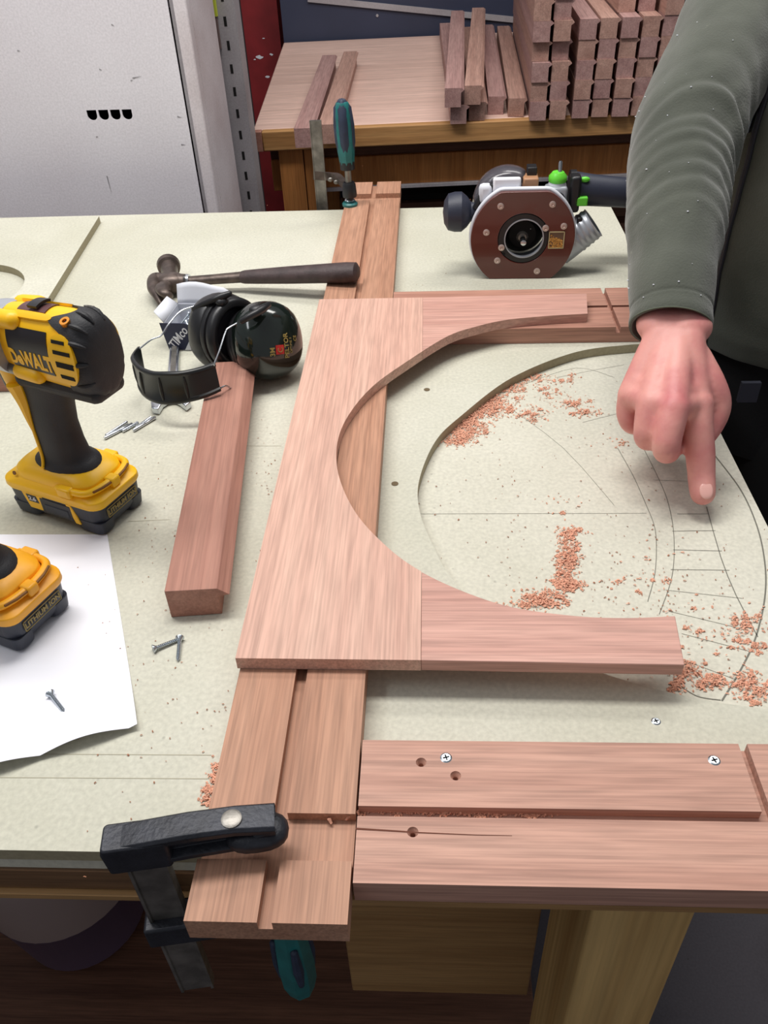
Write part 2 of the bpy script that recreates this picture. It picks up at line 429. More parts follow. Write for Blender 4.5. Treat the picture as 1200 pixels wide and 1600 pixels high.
# pencil lines on the lower sheet (flat marks)
pm = MB()
def pline(px, wd=.0009, n=8, z=-.0118):
    pts = catmull([P(x, y, -.012) for x, y in px], n)
    for p in pts: p.x = min(p.x, .3305)
    L = []
    for i, p in enumerate(pts):
        t = (pts[min(i + 1, len(pts) - 1)] - pts[max(i - 1, 0)]).normalized(); s = Vector((-t.y, t.x, 0)) * wd / 2
        L += [Vector((p.x, p.y, z)) + s, Vector((p.x, p.y, z)) - s]
    pm.add(L, [(2 * i, 2 * i + 1, 2 * i + 3, 2 * i + 2) for i in range(len(pts) - 1)])
pline([(1128, 1095), (1158, 1045), (1181, 995), (1195, 933), (1195, 880), (1183, 823), (1157, 765), (1114, 708)], .0013)
pline([(1126, 1094), (1090, 1088), (1060, 1070)], .0008)
pline([(1010, 790), (1024, 830), (1024, 890), (1012, 940)], .0006)
pline([(965, 700), (990, 745), (1010, 790)], .0006)
pline([(1000, 690), (1030, 750), (1045, 790), (1053, 840), (1050, 900), (1030, 960)], .0006)
pline([(1104, 792), (1126, 870), (1150, 930), (1184, 995)], .0008, 2)
pline([(1050, 830), (1118, 829)], .0005, 2); pline([(1052, 859), (1128, 861)], .0005, 2); pline([(1048, 890), (1140, 891)], .0005, 2)
pline([(1058, 803), (1106, 803)], .0005, 2); pline([(658, 803), (1010, 802)], .0004, 2)
pline([(1040, 922), (1160, 935)], .0004, 2); pline([(1045, 955), (1170, 985)], .0004, 2); pline([(1065, 990), (1172, 1018)], .0004, 2); pline([(1075, 1034), (1150, 1062)], .0004, 2)
pline([(1020, 750), (1075, 752)], .0004, 2); pline([(870, 590), (920, 580), (975, 570)], .0004, 3); pline([(800, 640), (880, 700), (960, 790)], .0003, 3)
pline([(820, 600), (900, 575), (960, 590)], .0004, 4); pline([(910, 660), (990, 640)], .0004, 2)
pm.build('pencil_lines', M_pencil, wb, world=True, smooth=0)
M_faint = plain('faint_pencil', (168, 162, 140), .7)
def pl0(px): pline(px, .0005, 2, .0002)
for px in ([(0, 1178), (330, 1180)], [(0, 1215), (330, 1217)], [(370, 697), (440, 697)], [(200, 815), (265, 812)]):
    pts = [P(x, y, 0) for x, y in px]; d = Vector((0, .0003, 0.0002))
    MB().add([pts[0] + d, pts[0] - Vector((0, .0003, -.0002)), pts[1] - Vector((0, .0003, -.0002)), pts[1] + d], [(0, 1, 2, 3)]).build('pencil_line', M_faint, wb, world=True, smooth=0)

# second sheet lying at the back left, with a round hole
o1 = P(155, 338, .012); o2 = P(84, 452, .012)
d = (o2 - o1); o3 = o1 + d * 1.55
def arc(cx, cy, r, a0, a1, n): return [(cx + r * math.cos(a0 + (a1 - a0) * i / n), cy + r * math.sin(a0 + (a1 - a0) * i / n)) for i in range(n + 1)]
c_ = P(-75, 455, .012)
rr_ = (P(29, 455, .012) - c_).length
sh = [(-1.24, o3.y), (c_.x, o3.y)]
ring = arc(c_.x, c_.y, rr_, -PI / 2, PI * 1.5 - .02, 48)
sh += ring + [(c_.x + .001, o3.y), (o3.x, o3.y), (o1.x, o1.y), (-1.24, o1.y - .006)]
s_ = tri_prism(sh, .0003, .0123)
s_ = s_.build('mdf_template', M_mdf, label='loose MDF sheet with round hole lying on the far left of the bench', cat='wood sheet', smooth=0)
s_.data.materials.append(M_mdf_edge)
for p_ in s_.data.polygons:
    if abs(p_.normal.z) < .5: p_.material_index = 1

# ---------------------------------------------------------------- grooved frame boards
ZB, ZT = 0.0004, .022
GD = .008            # groove depth
X0, X1, GX0, GX1 = -.148, -.049, -.1035, -.0945
def carve(o, boxes=(), holes=(), bev=0):
    """cut grooves (boxes) and countersunk holes out of a board, then bevel"""
    tools = []
    for b in boxes: tools.append(MB().box(*b))
    for p in holes:
        tools.append(MB().lathe([(.0018, -.012), (.0018, -.004), (.0037, -.0005), (.0037, .003)], 20, Matrix.Translation(p)))
    for k, mb in enumerate(tools):
        me = mb.mesh('cutter'); c = bpy.data.objects.new('cutter', me); col.objects.link(c); c.location = (0, 0, TZ)
        m = o.modifiers.new('cut', 'BOOLEAN'); m.object = c; m.operation = 'DIFFERENCE'; m.solver = 'EXACT'
        bpy.context.view_layer.update(); bake(o); bpy.data.objects.remove(c)
    if bev:
        m = o.modifiers.new('bevel', 'BEVEL'); m.width = bev; m.segments = 2; m.limit_method = 'ANGLE'; m.angle_limit = math.radians(50)
    return o
zc = ZT - GD
st = MB().box(X0, X1, .231, 1.64, ZB, ZT).build('grooved_stile', W_stile, smooth=0, label='long grooved reddish board running away under the arched panel, clamped at both ends', cat='wooden board')
carve(st, [(GX0, GX1, .2, 1.7, zc, .04), (X0 - .01, X1 + .01, .2705, .3035, zc - .0004, .04), (X0 - .01, X1 + .01, 1.535, 1.57, zc - .0004, .04)])
RX1 = .40
fr_o = MB().box(-.0475, RX1, .2565, .362, ZB, ZT).build('grooved_rail', W_rail, smooth=0, label='near grooved rail with screws and a crack along the front bench edge', cat='wooden board')
carve(fr_o, [(-.06, RX1 + .01, .302, .3095, zc, .04), (.2165, .2225, .302, .38, zc - .0003, .04)], [P(658, 1191, ZT), P(712, 1212, ZT), P(645, 1300, ZT)])
# crack in the front strip
cr = MB(); pts = [P(x, y, ZT) for x, y in ((556, 1295), (590, 1297), (638, 1300), (652, 1301), (700, 1303), (745, 1305), (800, 1306))]
L = []
for i, p in enumerate(pts):
    wv = .0007 * (1 - i / 7.5); L += [p + Vector((0, wv, .0002)), p - Vector((0, wv, -.0002))]
cr.add(L, [(2 * i, 2 * i + 1, 2 * i + 3, 2 * i + 2) for i in range(len(pts) - 1)])
cr.v = [v - Vector((fr_o.location.x, fr_o.location.y, fr_o.location.z - TZ)) for v in cr.v]
cr.build('crack', plain('crack_shadow', (104, 60, 44), .9), fr_o, smooth=0)
br = MB().box(-.048, .32, 1.009, 1.132, ZB, ZT).build('grooved_rail', W_rail_dk, smooth=0, label='far grooved rail under the top arm of the arched panel', cat='wooden board')
carve(br, [(-.06, .33, 1.0685, 1.075, zc, .04), (.2465, .2525, 1.0, 1.14, zc - .0003, .04)])

# ---------------------------------------------------------------- arched panel of three boards
AZ0, AZ1 = .0224, .0344
arc_px = [(918, 490), (850, 494), (790, 500), (745, 510), (700, 525), (640, 562), (583, 603), (545, 648), (527, 692), (529, 742), (555, 800), (600, 850), (650, 888), (720, 922), (800, 948), (900, 962), (980, 965), (1055, 962)]
ap = catmull([P(x, y, AZ1) for x, y in arc_px], 6)
JX = -.006
it = min(i for i, p in enumerate(ap) if p.x < JX); ib = max(i for i, p in enumerate(ap) if p.x < JX)
def cross(a, b): return a.y + (b.y - a.y) * (JX - a.x) / (b.x - a.x)
yt = cross(ap[it - 1], ap[it]); yb = cross(ap[ib], ap[ib + 1])
pan = thing('arched_panel', 'C-shaped pale sapele panel with rounded inner arch lying across the boards', 'wooden panel', (-.15, .43, AZ0))
mid = [(p.x, p.y) for p in ap[it:ib + 1]]
tri_prism([(-.150, .4275), (JX, .4265), (JX, yb)] + list(reversed(mid)) + [(JX, yt), (JX, 1.0835), (-.150, 1.0835)], AZ0, AZ1).build('upright_board', W_panel_y, pan, bevel=.0015, smooth=0, world=True)
tri_prism([(JX + .0002, .4265), (.192, .4232)] + [(p.x, p.y) for p in reversed(ap[ib + 1:])] + [(JX + .0002, yb)], AZ0, AZ1).build('arm_board', W_panel_x, pan, bevel=.0008, smooth=0, world=True)
tri_prism([(JX + .0002, yt)] + [(p.x, p.y) for p in reversed(ap[:it])] + [(.2185, 1.0865), (JX + .0002, 1.0835)], AZ0, AZ1).build('arm_board', W_panel_x, pan, bevel=.0015, smooth=0, world=True)

# ---------------------------------------------------------------- rebated block in front of the ear defenders
a = P(268, 965); b = P(343, 957)
ang = math.atan2(.416, -.043) - PI / 2
prof = [(0, 0), (.0445, 0), (.0445, .021), (.0545, .0225), (.0445, .0305), (0, .0315)]
def moulding(mb, L, prof):
    n = len(prof); mb.add([(p[0], 0, p[1]) for p in prof] + [(p[0], L, p[1]) for p in prof],
        [tuple(range(n)), tuple(reversed(range(n, 2 * n)))] + [(i, n + i, n + (i + 1) % n, (i + 1) % n) for i in range(n)])
    return mb
blk = moulding(MB(), .408, prof).build('rebated_block', W_block, bevel=.0005, smooth=0, loc=(0, 0, 0), label='short thick reddish length of rebated wood under the ear defender headband', cat='wood block')
blk.location = Vector((a.x, a.y, .0004 + TZ)); blk.rotation_euler = (0, 0, ang)

# wood offcut at far left behind the drill
oc = P(24, 612)
blo = moulding(MB(), .30, [(0, 0), (.05, 0), (.05, .03), (0, .03)]).build('offcut', W_block, smooth=0, bevel=.001, loc=(0, 0, 0), label='brown wood offcut at the left edge behind the upright drill', cat='wood block')
blo.location = Vector((oc.x, oc.y, .0004 + TZ)); blo.rotation_euler = (0, 0, PI / 2 + .02)

# ---------------------------------------------------------------- paper
def paper():
    cs = [P(0, 836), P(168, 836), P(217, 1139), P(0, 1206)]
    A = cs[0] + (cs[0] - cs[1]) * .7; B = cs[1]; Cc = cs[2]; D = cs[3] + (cs[3] - cs[2]) * .35
    mb = MB(); N = 40; v = []
    for i in range(N + 1):
        for j in range(N + 1):
            u, t = i / N, j / N
            p = (A * (1 - u) + B * u) * (1 - t) + (D * (1 - u) + Cc * u) * t
            z = .0008
            if t > .72: z += .010 * ((t - .72) / .28) ** 2 * (.35 + .65 * abs(math.sin(3.3 * u * 2)))
            v.append(Vector((p.x, p.y, z)))
    f = [(i * (N + 1) + j, i * (N + 1) + j + 1, (i + 1) * (N + 1) + j + 1, (i + 1) * (N + 1) + j) for i in range(N) for j in range(N)]
    n0 = len(v); v2 = v + [p + Vector((0, 0, -.0004)) for p in v]
    f2 = f + [tuple(n0 + k for k in reversed(q)) for q in f]
    mb.add(v2, f2); return mb.build('paper_sheet', M_paper, label='white sheet of paper under the drills, near edge curling up', cat='paper')
paper()

# ---------------------------------------------------------------- screws
def screw_head(mb, M, r=.0042):
    mb.lathe([(.0012, -.004), (r, -.0004), (r, .0), (r * .75, .0006), (.0008, .0006)], 20, M)
def screw_flush(x, y, z, label, r=.0042, group=None):
    t = thing('screw', label, 'screw', P(x, y, z), .3, group)
    mb = MB(); screw_head(mb, None, r); mb.build('head', M_zinc, t, smooth=30)
    c = MB(); c.box(-r * .55, r * .55, -r * .12, r * .12, .0005, .0008); c.box(-r * .12, r * .12, -r * .55, r * .55, .0005, .0008); c.build('cross_recess', M_void, t, smooth=0)
    MB().lathe([(.0016, -.011), (.0016, -.0035)], 8).build('shank', M_zinc, t)
screw_flush(697, 1184, ZT, 'screw head in the near rail beside two empty holes')
screw_flush(1116, 1188, ZT, 'screw head near the right end of the near rail')
screw_flush(1025, 1127, 0, 'screw head in the MDF sheet just behind the near rail', .0036)
def loose_screw(hx, hy, tx, ty, label, L=None, group=None, z=.0034, scale=1.0, zt=None):
    a = P(hx, hy, z); b = P(tx, ty, zt if zt is not None else .0016)
    L = (b - a).length
    M = frame(a, a - b, (0, 0, 1))
    t = thing('screw', label, 'screw', M=M, group=group)
    k = scale
    h = MB(); h.lathe([(.0016 * k, -.0035 * k), (.0038 * k, -.0004), (.0038 * k, 0), (.0026 * k, .0002), (.0008 * k, -.0012 * k)], 18); h.build('head', M_zinc, t)
    s = MB(); pr = []; n = 26
    for i in range(n):
        zz = -.003 * k - (L - .003 * k - .003) * i / (n - 1); pr.append(((.0019 if i % 2 else .00135) * k, zz))
    pr += [(.0009 * k, -L + .0012), (.0002, -L)]
    s.lathe(pr, 10).build('threaded_shank', M_zinc, t, smooth=60)
    return t
loose_screw(239, 1014, 284, 997, 'zinc screw lying nearly level left of the pair on the MDF')
loose_screw(281, 996, 278, 1033, 'zinc screw pointing to the viewer, right one of the pair on the MDF')
loose_screw(78, 1083, 101, 1113, 'lone screw lying on the white paper', z=.0046, zt=.003)

# silver pins
for (x0, y0, x1, y1, lb) in ((163, 685, 207, 662, 'nearest of the shiny steel pins left of the spanner'),
                            (165, 681, 199, 659, 'second shiny pin lying against the nearest one'),
                            (191, 674, 216, 660, 'short shiny pin between the two pairs'),
                            (208, 673, 243, 652, 'right-hand shiny pin whose end touches the spanner'),
                            (212, 669, 236, 652, 'shiny pin at the back of the right-hand pair')):
    a, b = P(x0, y0, .0022), P(x1, y1, .0022)
    mb = MB(); mb.tube([a, a * .98 + b * .02, b * .98 + a * .02, b], [.0014, .002, .002, .0014], 12); mb.build('steel_pin', M_steel, label=lb, cat='pin', group=None)

# ---------------------------------------------------------------- spanner
sp = thing('spanner', 'chrome open-ended spanner half hidden under the ear defender headband', 'spanner', P(262, 610))
j = P(268, 628, .004); e = P(273, 545, .004); ax = (e - j).normalized(); sx = Vector((ax.y, -ax.x, 0))
Ms = Matrix((sx, ax, Vector((0, 0, 1)))).transposed().to_4x4(); Ms.translation = Vector((j.x, j.y, 0)) - Vector(sp['_o'])
Lh = (e - j).length + .035
MB().prism([(-.007, .01), (.007, .01), (.0065, Lh), (.004, Lh + .006), (-.004, Lh + .006), (-.0065, Lh)], .0012, .0068, Ms).build('shaft', M_steel, sp, bevel=.0015)
MB().prism([(-.0035, .02), (.0035, .02), (.0032, Lh - .004), (-.0032, Lh - .004)], .0066, .0072, Ms).build('shaft_recess', M_dull, sp)
jaw = [(.012, .018), (.020, .004), (.024, -.014), (.018, -.022), (.010, -.008), (.004, -.001), (-.004, -.001), (-.010, -.008), (-.014, -.022), (-.022, -.018), (-.024, -.004), (-.019, .012), (-.010, .022), (0, .024)]
tri_prism([(p[0], p[1]) for p in jaw], .001, .0095).build('jaw', M_steel, sp, bevel=.0012)
_jw = [o for o in bpy.data.objects if o.parent == sp and o.name.startswith('jaw')][0]; _jw.matrix_local = Ms

# ---------------------------------------------------------------- hammer
hm = thing('claw_hammer', 'old claw hammer with dark grip lying with its end on the stile', 'hammer', P(290, 455))
ho = Vector(hm['_o'])
ha = P(288, 440, .016) - ho; hb = P(378, 433, .022) - ho; hc = P(560, 425, .040) - ho
MB().tube([ha, (ha + hb) / 2, hb + (hb - ha) * .05], [.0085, .0085, .0095], 16, ry=.85).build('handle', M_hamm, hm)
pth = [hb + (hc - hb) * t for t in (0, .03, .15, .4, .7, .9, .98, 1.0)]
MB().tube(pth, [.0105, .0118, .0130, .0150, .0165, .0175, .0165, .010], 20, ry=.82).build('grip', M_grip, hm, label='worn rubber grip')
MB().tube([ha - (hb - ha) * .02, ha + (hb - ha) * .1], [.0115, .0105], 18).build('collar', M_steel, hm, label='shiny worn collar')
cn = P(268, 442, .018) - ho
MB().ell((0, 0, 0), (.021, .017, .015), Matrix.Translation(cn), e=.8).tube([cn, cn + (hb - ha).normalized() * .022], [.015, .0115], 16).build('head', M_hamm, hm)
fc = P(264, 418, .018) - ho
dr = (fc - cn).normalized()
MB().tube([cn, cn + dr * .016, fc - dr * .002, fc - dr * .0, fc + dr * .010, fc + dr * .0125], [.013, .0115, .0135, .0175, .0185, .0165], 24).build('striking_face', M_hamm, hm)
for sgn in (0, 1):
    q = [P(258, 440, .018), P(243, 437, .020), P(240, 450, .020), P(246, 462, .018), P(253, 476, .012)] if sgn == 0 else [P(262, 446, .014), P(254, 450, .026), P(256, 456, .030), P(262, 460, .028), P(267, 461, .024)]
    q = catmull([p - ho for p in q], 6)
    n = len(q)
    MB().tube(q, [.0125 - .0075 * (i / (n - 1)) ** 1.3 for i in range(n)], 14, ry=.7 if sgn else .9).build('claw', M_hamm, hm)
# ---------------------------------------------------------------- cordless drills
def rrect(hx, hy, r, z, n=6, cx=0, cy=0):
    out = []
    for sx, sy, a0 in ((1, 1, 0), (-1, 1, PI / 2), (-1, -1, PI), (1, -1, 1.5 * PI)):
        for k in range(n + 1):
            a = a0 + PI / 2 * k / n
            out.append((cx + sx * (hx - r) + r * math.cos(a), cy + sy * (hy - r) + r * math.sin(a), z))
    return out
def make_drill(name, label, ymat, loc, rz, HX=-.078):
    t = thing(name, label, 'power drill', loc, rz)
    kids0 = set(bpy.data.objects)
    # battery: charcoal block, feet at the corners
    b = MB()
    b.loft([rrect(.058, .037, .012, .008), rrect(.061, .040, .013, .016), rrect(.063, .042, .014, .045), rrect(.060, .039, .014, .050)])
    for sx in (-1, 1):
        for sy in (-1, 1):
            b.loft([rrect(.014, .011, .007, .0003, 4, sx * .043, sy * .026), rrect(.017, .013, .008, .003, 4, sx * .043, sy * .027), rrect(.018, .014, .008, .02, 4, sx * .044, sy * .027)])
    b.build('battery', M_batt, t, bevel=.001)
    # end face label (rear, -x)
    lt = warp(text_mesh('LITHIUM ION', .0092, .0006, .0002, sx=.95), lambda p: Vector((-.0634 - p.z, -p.x, .0295 + p.y)))
    lt.build('lettering', M_gold, t, smooth=0)
    fm = MB()
    for (y0, y1, z0, z1) in ((-.027, .027, .0355, .0362), (-.027, .027, .0232, .0239), (-.027, -.0263, .0232, .0362), (.0263, .027, .0232, .0362)):
        fm.box(-.0636, -.0628, y0, y1, z0, z1)
    fm.build('label_frame', M_gold, t, smooth=0)
    # side latch button and badge, both sides
    for s in (1, -1):
        y0 = .0415 * s
        def sb(x0, x1, z0, z1, o, nm, mat, bev=.0008, skew=0):
            mb = MB(); ya, yb = sorted((y0 - .002 * s, y0 + o * s))
            mb.box(x0, x1, ya, yb, z0, z1)
            mb.v = [Vector((p.x + (p.z - z0) * skew, p.y, p.z)) for p in mb.v]
            return mb.build(nm, mat, t, bevel=bev)
        sb(.006, .034, .016, .040, .0006, 'battery_badge', ymat, skew=.25)
        sb(-.026, .016, .014, .038, .0012, 'release_button', M_lab, .002)
        sb(-.022, .010, .018, .030, .0022, 'release_button', M_batt, .001)
        sb(-.034, -.027, .012, .040, .0008, 'battery_stripe', ymat, skew=.25)
        sb(.018, .032, .027, .038, .0010, 'badge_window', M_lab, .0004, .2)
        tx = warp(text_mesh('2.6', .0085, .0006, .0002), lambda p: Vector((.026 - p.x * s, (y0 + .0012 * s) + p.z * s, .0325 + p.y)))
        tx.build('lettering', M_card, t, smooth=0)
    # yellow foot above the battery
    c = MB()
    c.loft([rrect(.0635, .0425, .015, .040), rrect(.0655, .0445, .016, .045), rrect(.0655, .0445, .017, .0515), rrect(.058, .040, .018, .0565),
            rrect(.053, .038, .020, .058), rrect(.052, .038, .022, .066), rrect(.046, .034, .022, .0725), rrect(.036, .028, .020, .0755)])
    c.build('foot', ymat, t, bevel=.0006, smooth=50)
    # raised ridge round the rear with slots
    rg = MB()
    path = [(-.012, .0395), (-.036, .040), (-.050, .036), (-.056, .022), (-.058, 0), (-.056, -.022), (-.050, -.036), (-.036, -.040), (-.012, -.0395)]
    rg.tube(catmull([Vector((x, y, .0615)) for x, y in path], 5), [.0018] + [.0042] * 39 + [.0018], 10, round_ends=False)
    rg.build('rear_ridge', ymat, t)
    for (a_, b_) in (((-.0565, .0315), (-.0615, .008)), ((-.0615, -.008), (-.0565, -.0315))):
        q0, q1 = Vector((a_[0], a_[1], .063)), Vector((b_[0], b_[1], .063))
        MB().tube([q0, (q0 + q1) / 2 + Vector((-.0012, 0, 0)), q1], .0016, 8, round_ends=True).build('slot', M_ylip, t)
    for yy in (0, .04, -.04):
        MB().box(-.0640 if yy == 0 else -.035, -.052 if yy == 0 else -.018, -.007 + yy, .007 + yy, .054, .0665).build('foot_clip', ymat, t, bevel=.0018)
    for s in (1, -1): MB().lathe([(.0026, 0), (.0026, .0008)], 14, frame((.045, .0370 * s, .062), (.1, s, .35))).build('screw_recess', M_ylip, t)
    # the battery block is slimmer and lower than drawn above
    for o in set(bpy.data.objects) - kids0:
        for v in o.data.vertices:
            v.co.y *= .80; v.co.x *= .955
            v.co.z = v.co.z * .80 if v.co.z < .045 else .036 + (v.co.z - .045) * .82
    # rubber neck and handle
    n_ = MB(); R = []
    def er(cx, rx, ry, z, e=.9, n=28):
        return [(cx + rx * math.copysign(abs(math.cos(2 * PI * j / n)) ** e, math.cos(2 * PI * j / n)), ry * math.copysign(abs(math.sin(2 * PI * j / n)) ** e, math.sin(2 * PI * j / n)), z) for j in range(n)]
    n_.loft([er(-.004, .036, .0245, .058), er(-.004, .0355, .024, .0625), er(-.004, .030, .0205, .0655), er(-.003, .0265, .0185, .071), er(-.002, .0250, .0175, .085), er(-.002, .0240, .0172, .105), er(-.005, .0245, .0172, .125), er(-.009, .027, .0178, .142), er(-.014, .034, .020, .160)])
    n_.build('grip', M_rubber, t, smooth=60, label='black rubber handle')
    for s in (1, -1):
        pp = catmull([Vector((x, y * s, z)) for x, y, z in ((.006, .0245, .0625), (.008, .0205, .0665), (.0095, .0178, .074), (.0105, .0168, .092), (.0115, .0160, .112), (.012, .0150, .132), (.014, .0150, .150))], 5)
        MB().tube(pp, [.0016] * 18 + [.0022 + .0006 * k for k in range(13)], 8).build('yellow_trim', ymat, t)
    fs = MB(); fs.loft([er(.019, .006, .0135, .122), er(.021, .010, .0155, .136), er(.021, .015, .017, .150), er(.021, .017, .018, .162)]); fs.build('throat', ymat, t)
    MB().loft([er(.029, .004, .008, .122, n=16), er(.036, .005, .009, .136, n=16), er(.040, .008, .009, .156, n=16)]).build('trigger', M_black, t)
    # motor body along x
    ZC = .190
    def body_r(x):
        pr = [(-.012, .0385), (-.010, .0385), (.02, .0375), (.05, .036), (.075, .0345), (.085, .033)]
        if x <= pr[0][0]: return pr[0][1]
        for (xa, ra), (xb, rb) in zip(pr, pr[1:]):
            if x <= xb: return ra + (rb - ra) * (x - xa) / (xb - xa)
        return pr[-1][1]
    def S(x, th, off=0):       # th = angle from +y side, up positive
        r = body_r(x) + off; cy, cz = math.cos(th), math.sin(th)
        e = .86; sg = math.copysign
        return Vector((x + HX, r * .67 * sg(abs(cy) ** .95, cy), ZC + r * sg(abs(cz) ** e, cz)))
    hb = MB(); hb.loft([[S(x, 2 * PI * j / 48) for j in range(48)] for x in (.0025, .01, .03, .05, .07, .085)])
    hb.build('motor_housing', ymat, t, smooth=50)
    cp = MB(); rings = []
    for x, k in ((.004, .96), (.003, 1.035), (-.001, 1.045), (-.005, 1.03), (-.0095, .985), (-.0135, .91), (-.0165, .79), (-.0185, .62), (-.0195, .38), (-.020, .1)):
        rg_ = []
        for j in range(72):
            a = 2 * PI * j / 72
            gr = 1 - (.030 if (x < -.005 and (j % 8) in (0, 1)) else 0)
            sh_ = math.exp(-((abs(math.atan2(math.sin(a), abs(math.cos(a)))) - 1.0) / .28) ** 2) if math.sin(a) > 0 else .8 * max(0, -math.sin(a))
            xx = x + HX + .002 + (.020 * sh_ if x > 0 else (.008 * sh_ if x > -.004 else 0))
            p = S(-.012, a); rg_.append(Vector((xx, p.y * k * gr, ZC + (p.z - ZC) * k * gr)))
        rings.append(rg_)
    cp.loft(rings); cp.build('rear_cap', M_rubber, t, smooth=35, label='ribbed black rubber rear cap')
    for a_ in (-.45, .05, .50, .95, 1.45, 2.0):
        q_ = []
        for u in (0, .25, .5, .75, 1):
            x_, k_ = ((.000, 1.04), (-.004, 1.035), (-.0085, 1.0), (-.012, .94), (-.015, .85))[int(u * 4)]
            p = S(-.012, a_); q_.append(Vector((x_ + HX + .002, p.y * k_, ZC + (p.z - ZC) * k_)))
        MB().tube(q_, [.001, .0022, .0024, .002, .001], 8, round_ends=True).build('cap_rib', M_rubber, t)
    MB().box(HX - .01, .010, -.020, .020, ZC - .041, ZC - .026).build('cap_underside', M_rubber, t, bevel=.006)
    def patch(x0, x1, a0, a1, off, name, mat, nx=14, na=14, rnd=0, thick=.0025, fx=None):
        mb = MB(); top_ = []; bot = []
        for i in range(nx + 1):
            for k in range(na + 1):
                u = i / nx; v = k / na
                if rnd:
                    U, V = 2 * u - 1, 2 * v - 1      # squircle mapping
                    U2 = U * math.sqrt(max(0, 1 - rnd * V * V / 2)); V2 = V * math.sqrt(max(0, 1 - rnd * U * U / 2)); u_, v_ = (U2 + 1) / 2, (V2 + 1) / 2
                else: u_, v_ = u, v
                x = x0 + (x1 - x0) * u_; a = a0 + (a1 - a0) * v_
                if fx: x, a = fx(x, a)
                top_.append(S(x, a, off)); bot.append(S(x, a, off - thick))
        N = len(top_); W = na + 1; f = []
        for i in range(nx):
            for k in range(na):
                q = (i * W + k, (i + 1) * W + k, (i + 1) * W + k + 1, i * W + k + 1); f.append(q); f.append(tuple(N + z for z in reversed(q)))
        edge = [i * W for i in range(nx + 1)] + [nx * W + k for k in range(1, W)] + [i * W + na for i in range(nx - 1, -1, -1)] + [k for k in range(na - 1, 0, -1)]
        for i in range(len(edge)):
            a_, b_ = edge[i], edge[(i + 1) % len(edge)]; f.append((b_, a_, N + a_, N + b_))
        return mb.add(top_ + bot, f).build(name, mat, t, smooth=50)
    for s in (1, -1):
        mir = (lambda x, a: (x, a)) if s == 1 else (lambda x, a: (x, PI - a))
        patch(.026, .074, -.34, .66, .0008, 'label_panel', M_lab, fx=mir)
        patch(-.006, .023, -.42, .66, .0042, 'vent_surround', ymat, rnd=1, fx=mir, thick=.006)
        for q, (a, xl, xr) in enumerate(((.46, .003, .017), (.24, -.002, .0165), (.02, -.003, .016), (-.20, .000, .015))):
            patch(xl, xr, a - .04, a + .04, .0049, 'vent_slot', M_void, 6, 3, fx=mir, thick=.003)
        tx = text_mesh('DeWALT', .0155, .0008, .0006, sx=.95)
        warp(tx, lambda p: S(.050 - p.x * .85, -.10 + p.y / .037, .0012 + p.z) if s == 1 else S(.050 + p.x * .85, PI - (-.10 + p.y / .037), .0012 + p.z))
        tx.build('lettering', M_yel, t, smooth=0)
        # moulded bosses along the side
        MB().tube([S(.085, .84) if s == 1 else S(.085, PI - .84), S(.066, .84) if s == 1 else S(.066, PI - .84)], .0085, 14, round_ends=True).build('screw_boss', ymat, t)
        MB().tube([S(.072, -.58) if s == 1 else S(.072, PI + .58), S(.052, -.58) if s == 1 else S(.052, PI + .58)], .0075, 14, round_ends=True).build('screw_boss', ymat, t)
        MB().tube([S(.088, -.58) if s == 1 else S(.088, PI + .58), S(.074, -.58) if s == 1 else S(.074, PI + .58)], .0058, 14).build('boss_pin', M_dull, t)
        MB().lathe([(.0045, -.004), (.0045, .0012), (.0022, .0012), (.0018, -.001)], 14, frame(S(.006, 1.02 if s == 1 else PI - 1.02, .003), S(.006, 1.02 if s == 1 else PI - 1.02, 1) - S(.006, 1.02 if s == 1 else PI - 1.02))).build('cap_screw', plain('brass_screw', (196, 130, 50), .4, .7) if s == 1 else M_dull, t)
    patch(.034, .066, 1.24, 1.92, .0012, 'selector_window', plain('maroon_window', (92, 60, 62), .4))
    patch(.042, .053, 1.28, 1.88, .0055, 'selector_slider', M_black)
    for a_ in (1.05, 2.05):
        patch(.022, .080, a_ - .12, a_ + .12, .003, 'top_ridge', ymat, rnd=.6)
    g = MB(); g.lathe([(.033, .084), (.0335, .088), (.0325, .100), (.030, .112), (.028, .118)], 40, Matrix.Translation((HX, 0, ZC)) @ Matrix.Rotation(PI / 2, 4, 'Y')); g.build('gear_case', M_silver, t)
    g = MB(); g.lathe([(.026, .118), (.027, .124), (.027, .140), (.022, .146)], 32, Matrix.Translation((HX, 0, ZC)) @ Matrix.Rotation(PI / 2, 4, 'Y')); g.build('clutch_ring', M_black, t)
    g = MB(); g.lathe([(.021, .146), (.0215, .150), (.0195, .172), (.012, .184), (.006, .186), (.0055, .180)], 32, Matrix.Translation((HX, 0, ZC)) @ Matrix.Rotation(PI / 2, 4, 'Y')); g.build('chuck', M_black, t)
    nest(t, 'battery', ('lettering', 'label_frame', 'battery_badge', 'release_button', 'battery_stripe', 'badge_window')) if False else None
    for o in [o for o in bpy.data.objects if o.parent == t and o.name.split('.')[0] == 'lettering']:
        o.parent = [b for b in bpy.data.objects if b.parent == t and b.name.split('.')[0] == ('battery' if centroid(o).z < .08 else 'motor_housing')][0]
    nest(t, 'battery', ('label_frame', 'battery_badge', 'release_button', 'battery_stripe', 'badge_window'))
    nest(t, 'foot', ('rear_ridge', 'slot', 'foot_clip', 'screw_recess'))
    nest(t, 'grip', ('yellow_trim',))
    nest(t, 'motor_housing', ('label_panel', 'vent_surround', 'vent_slot', 'screw_boss', 'boss_pin', 'selector_window', 'selector_slider', 'top_ridge'))
    nest(t, 'rear_cap', ('cap_screw', 'cap_rib'))
    return t
DROT = math.radians(157)
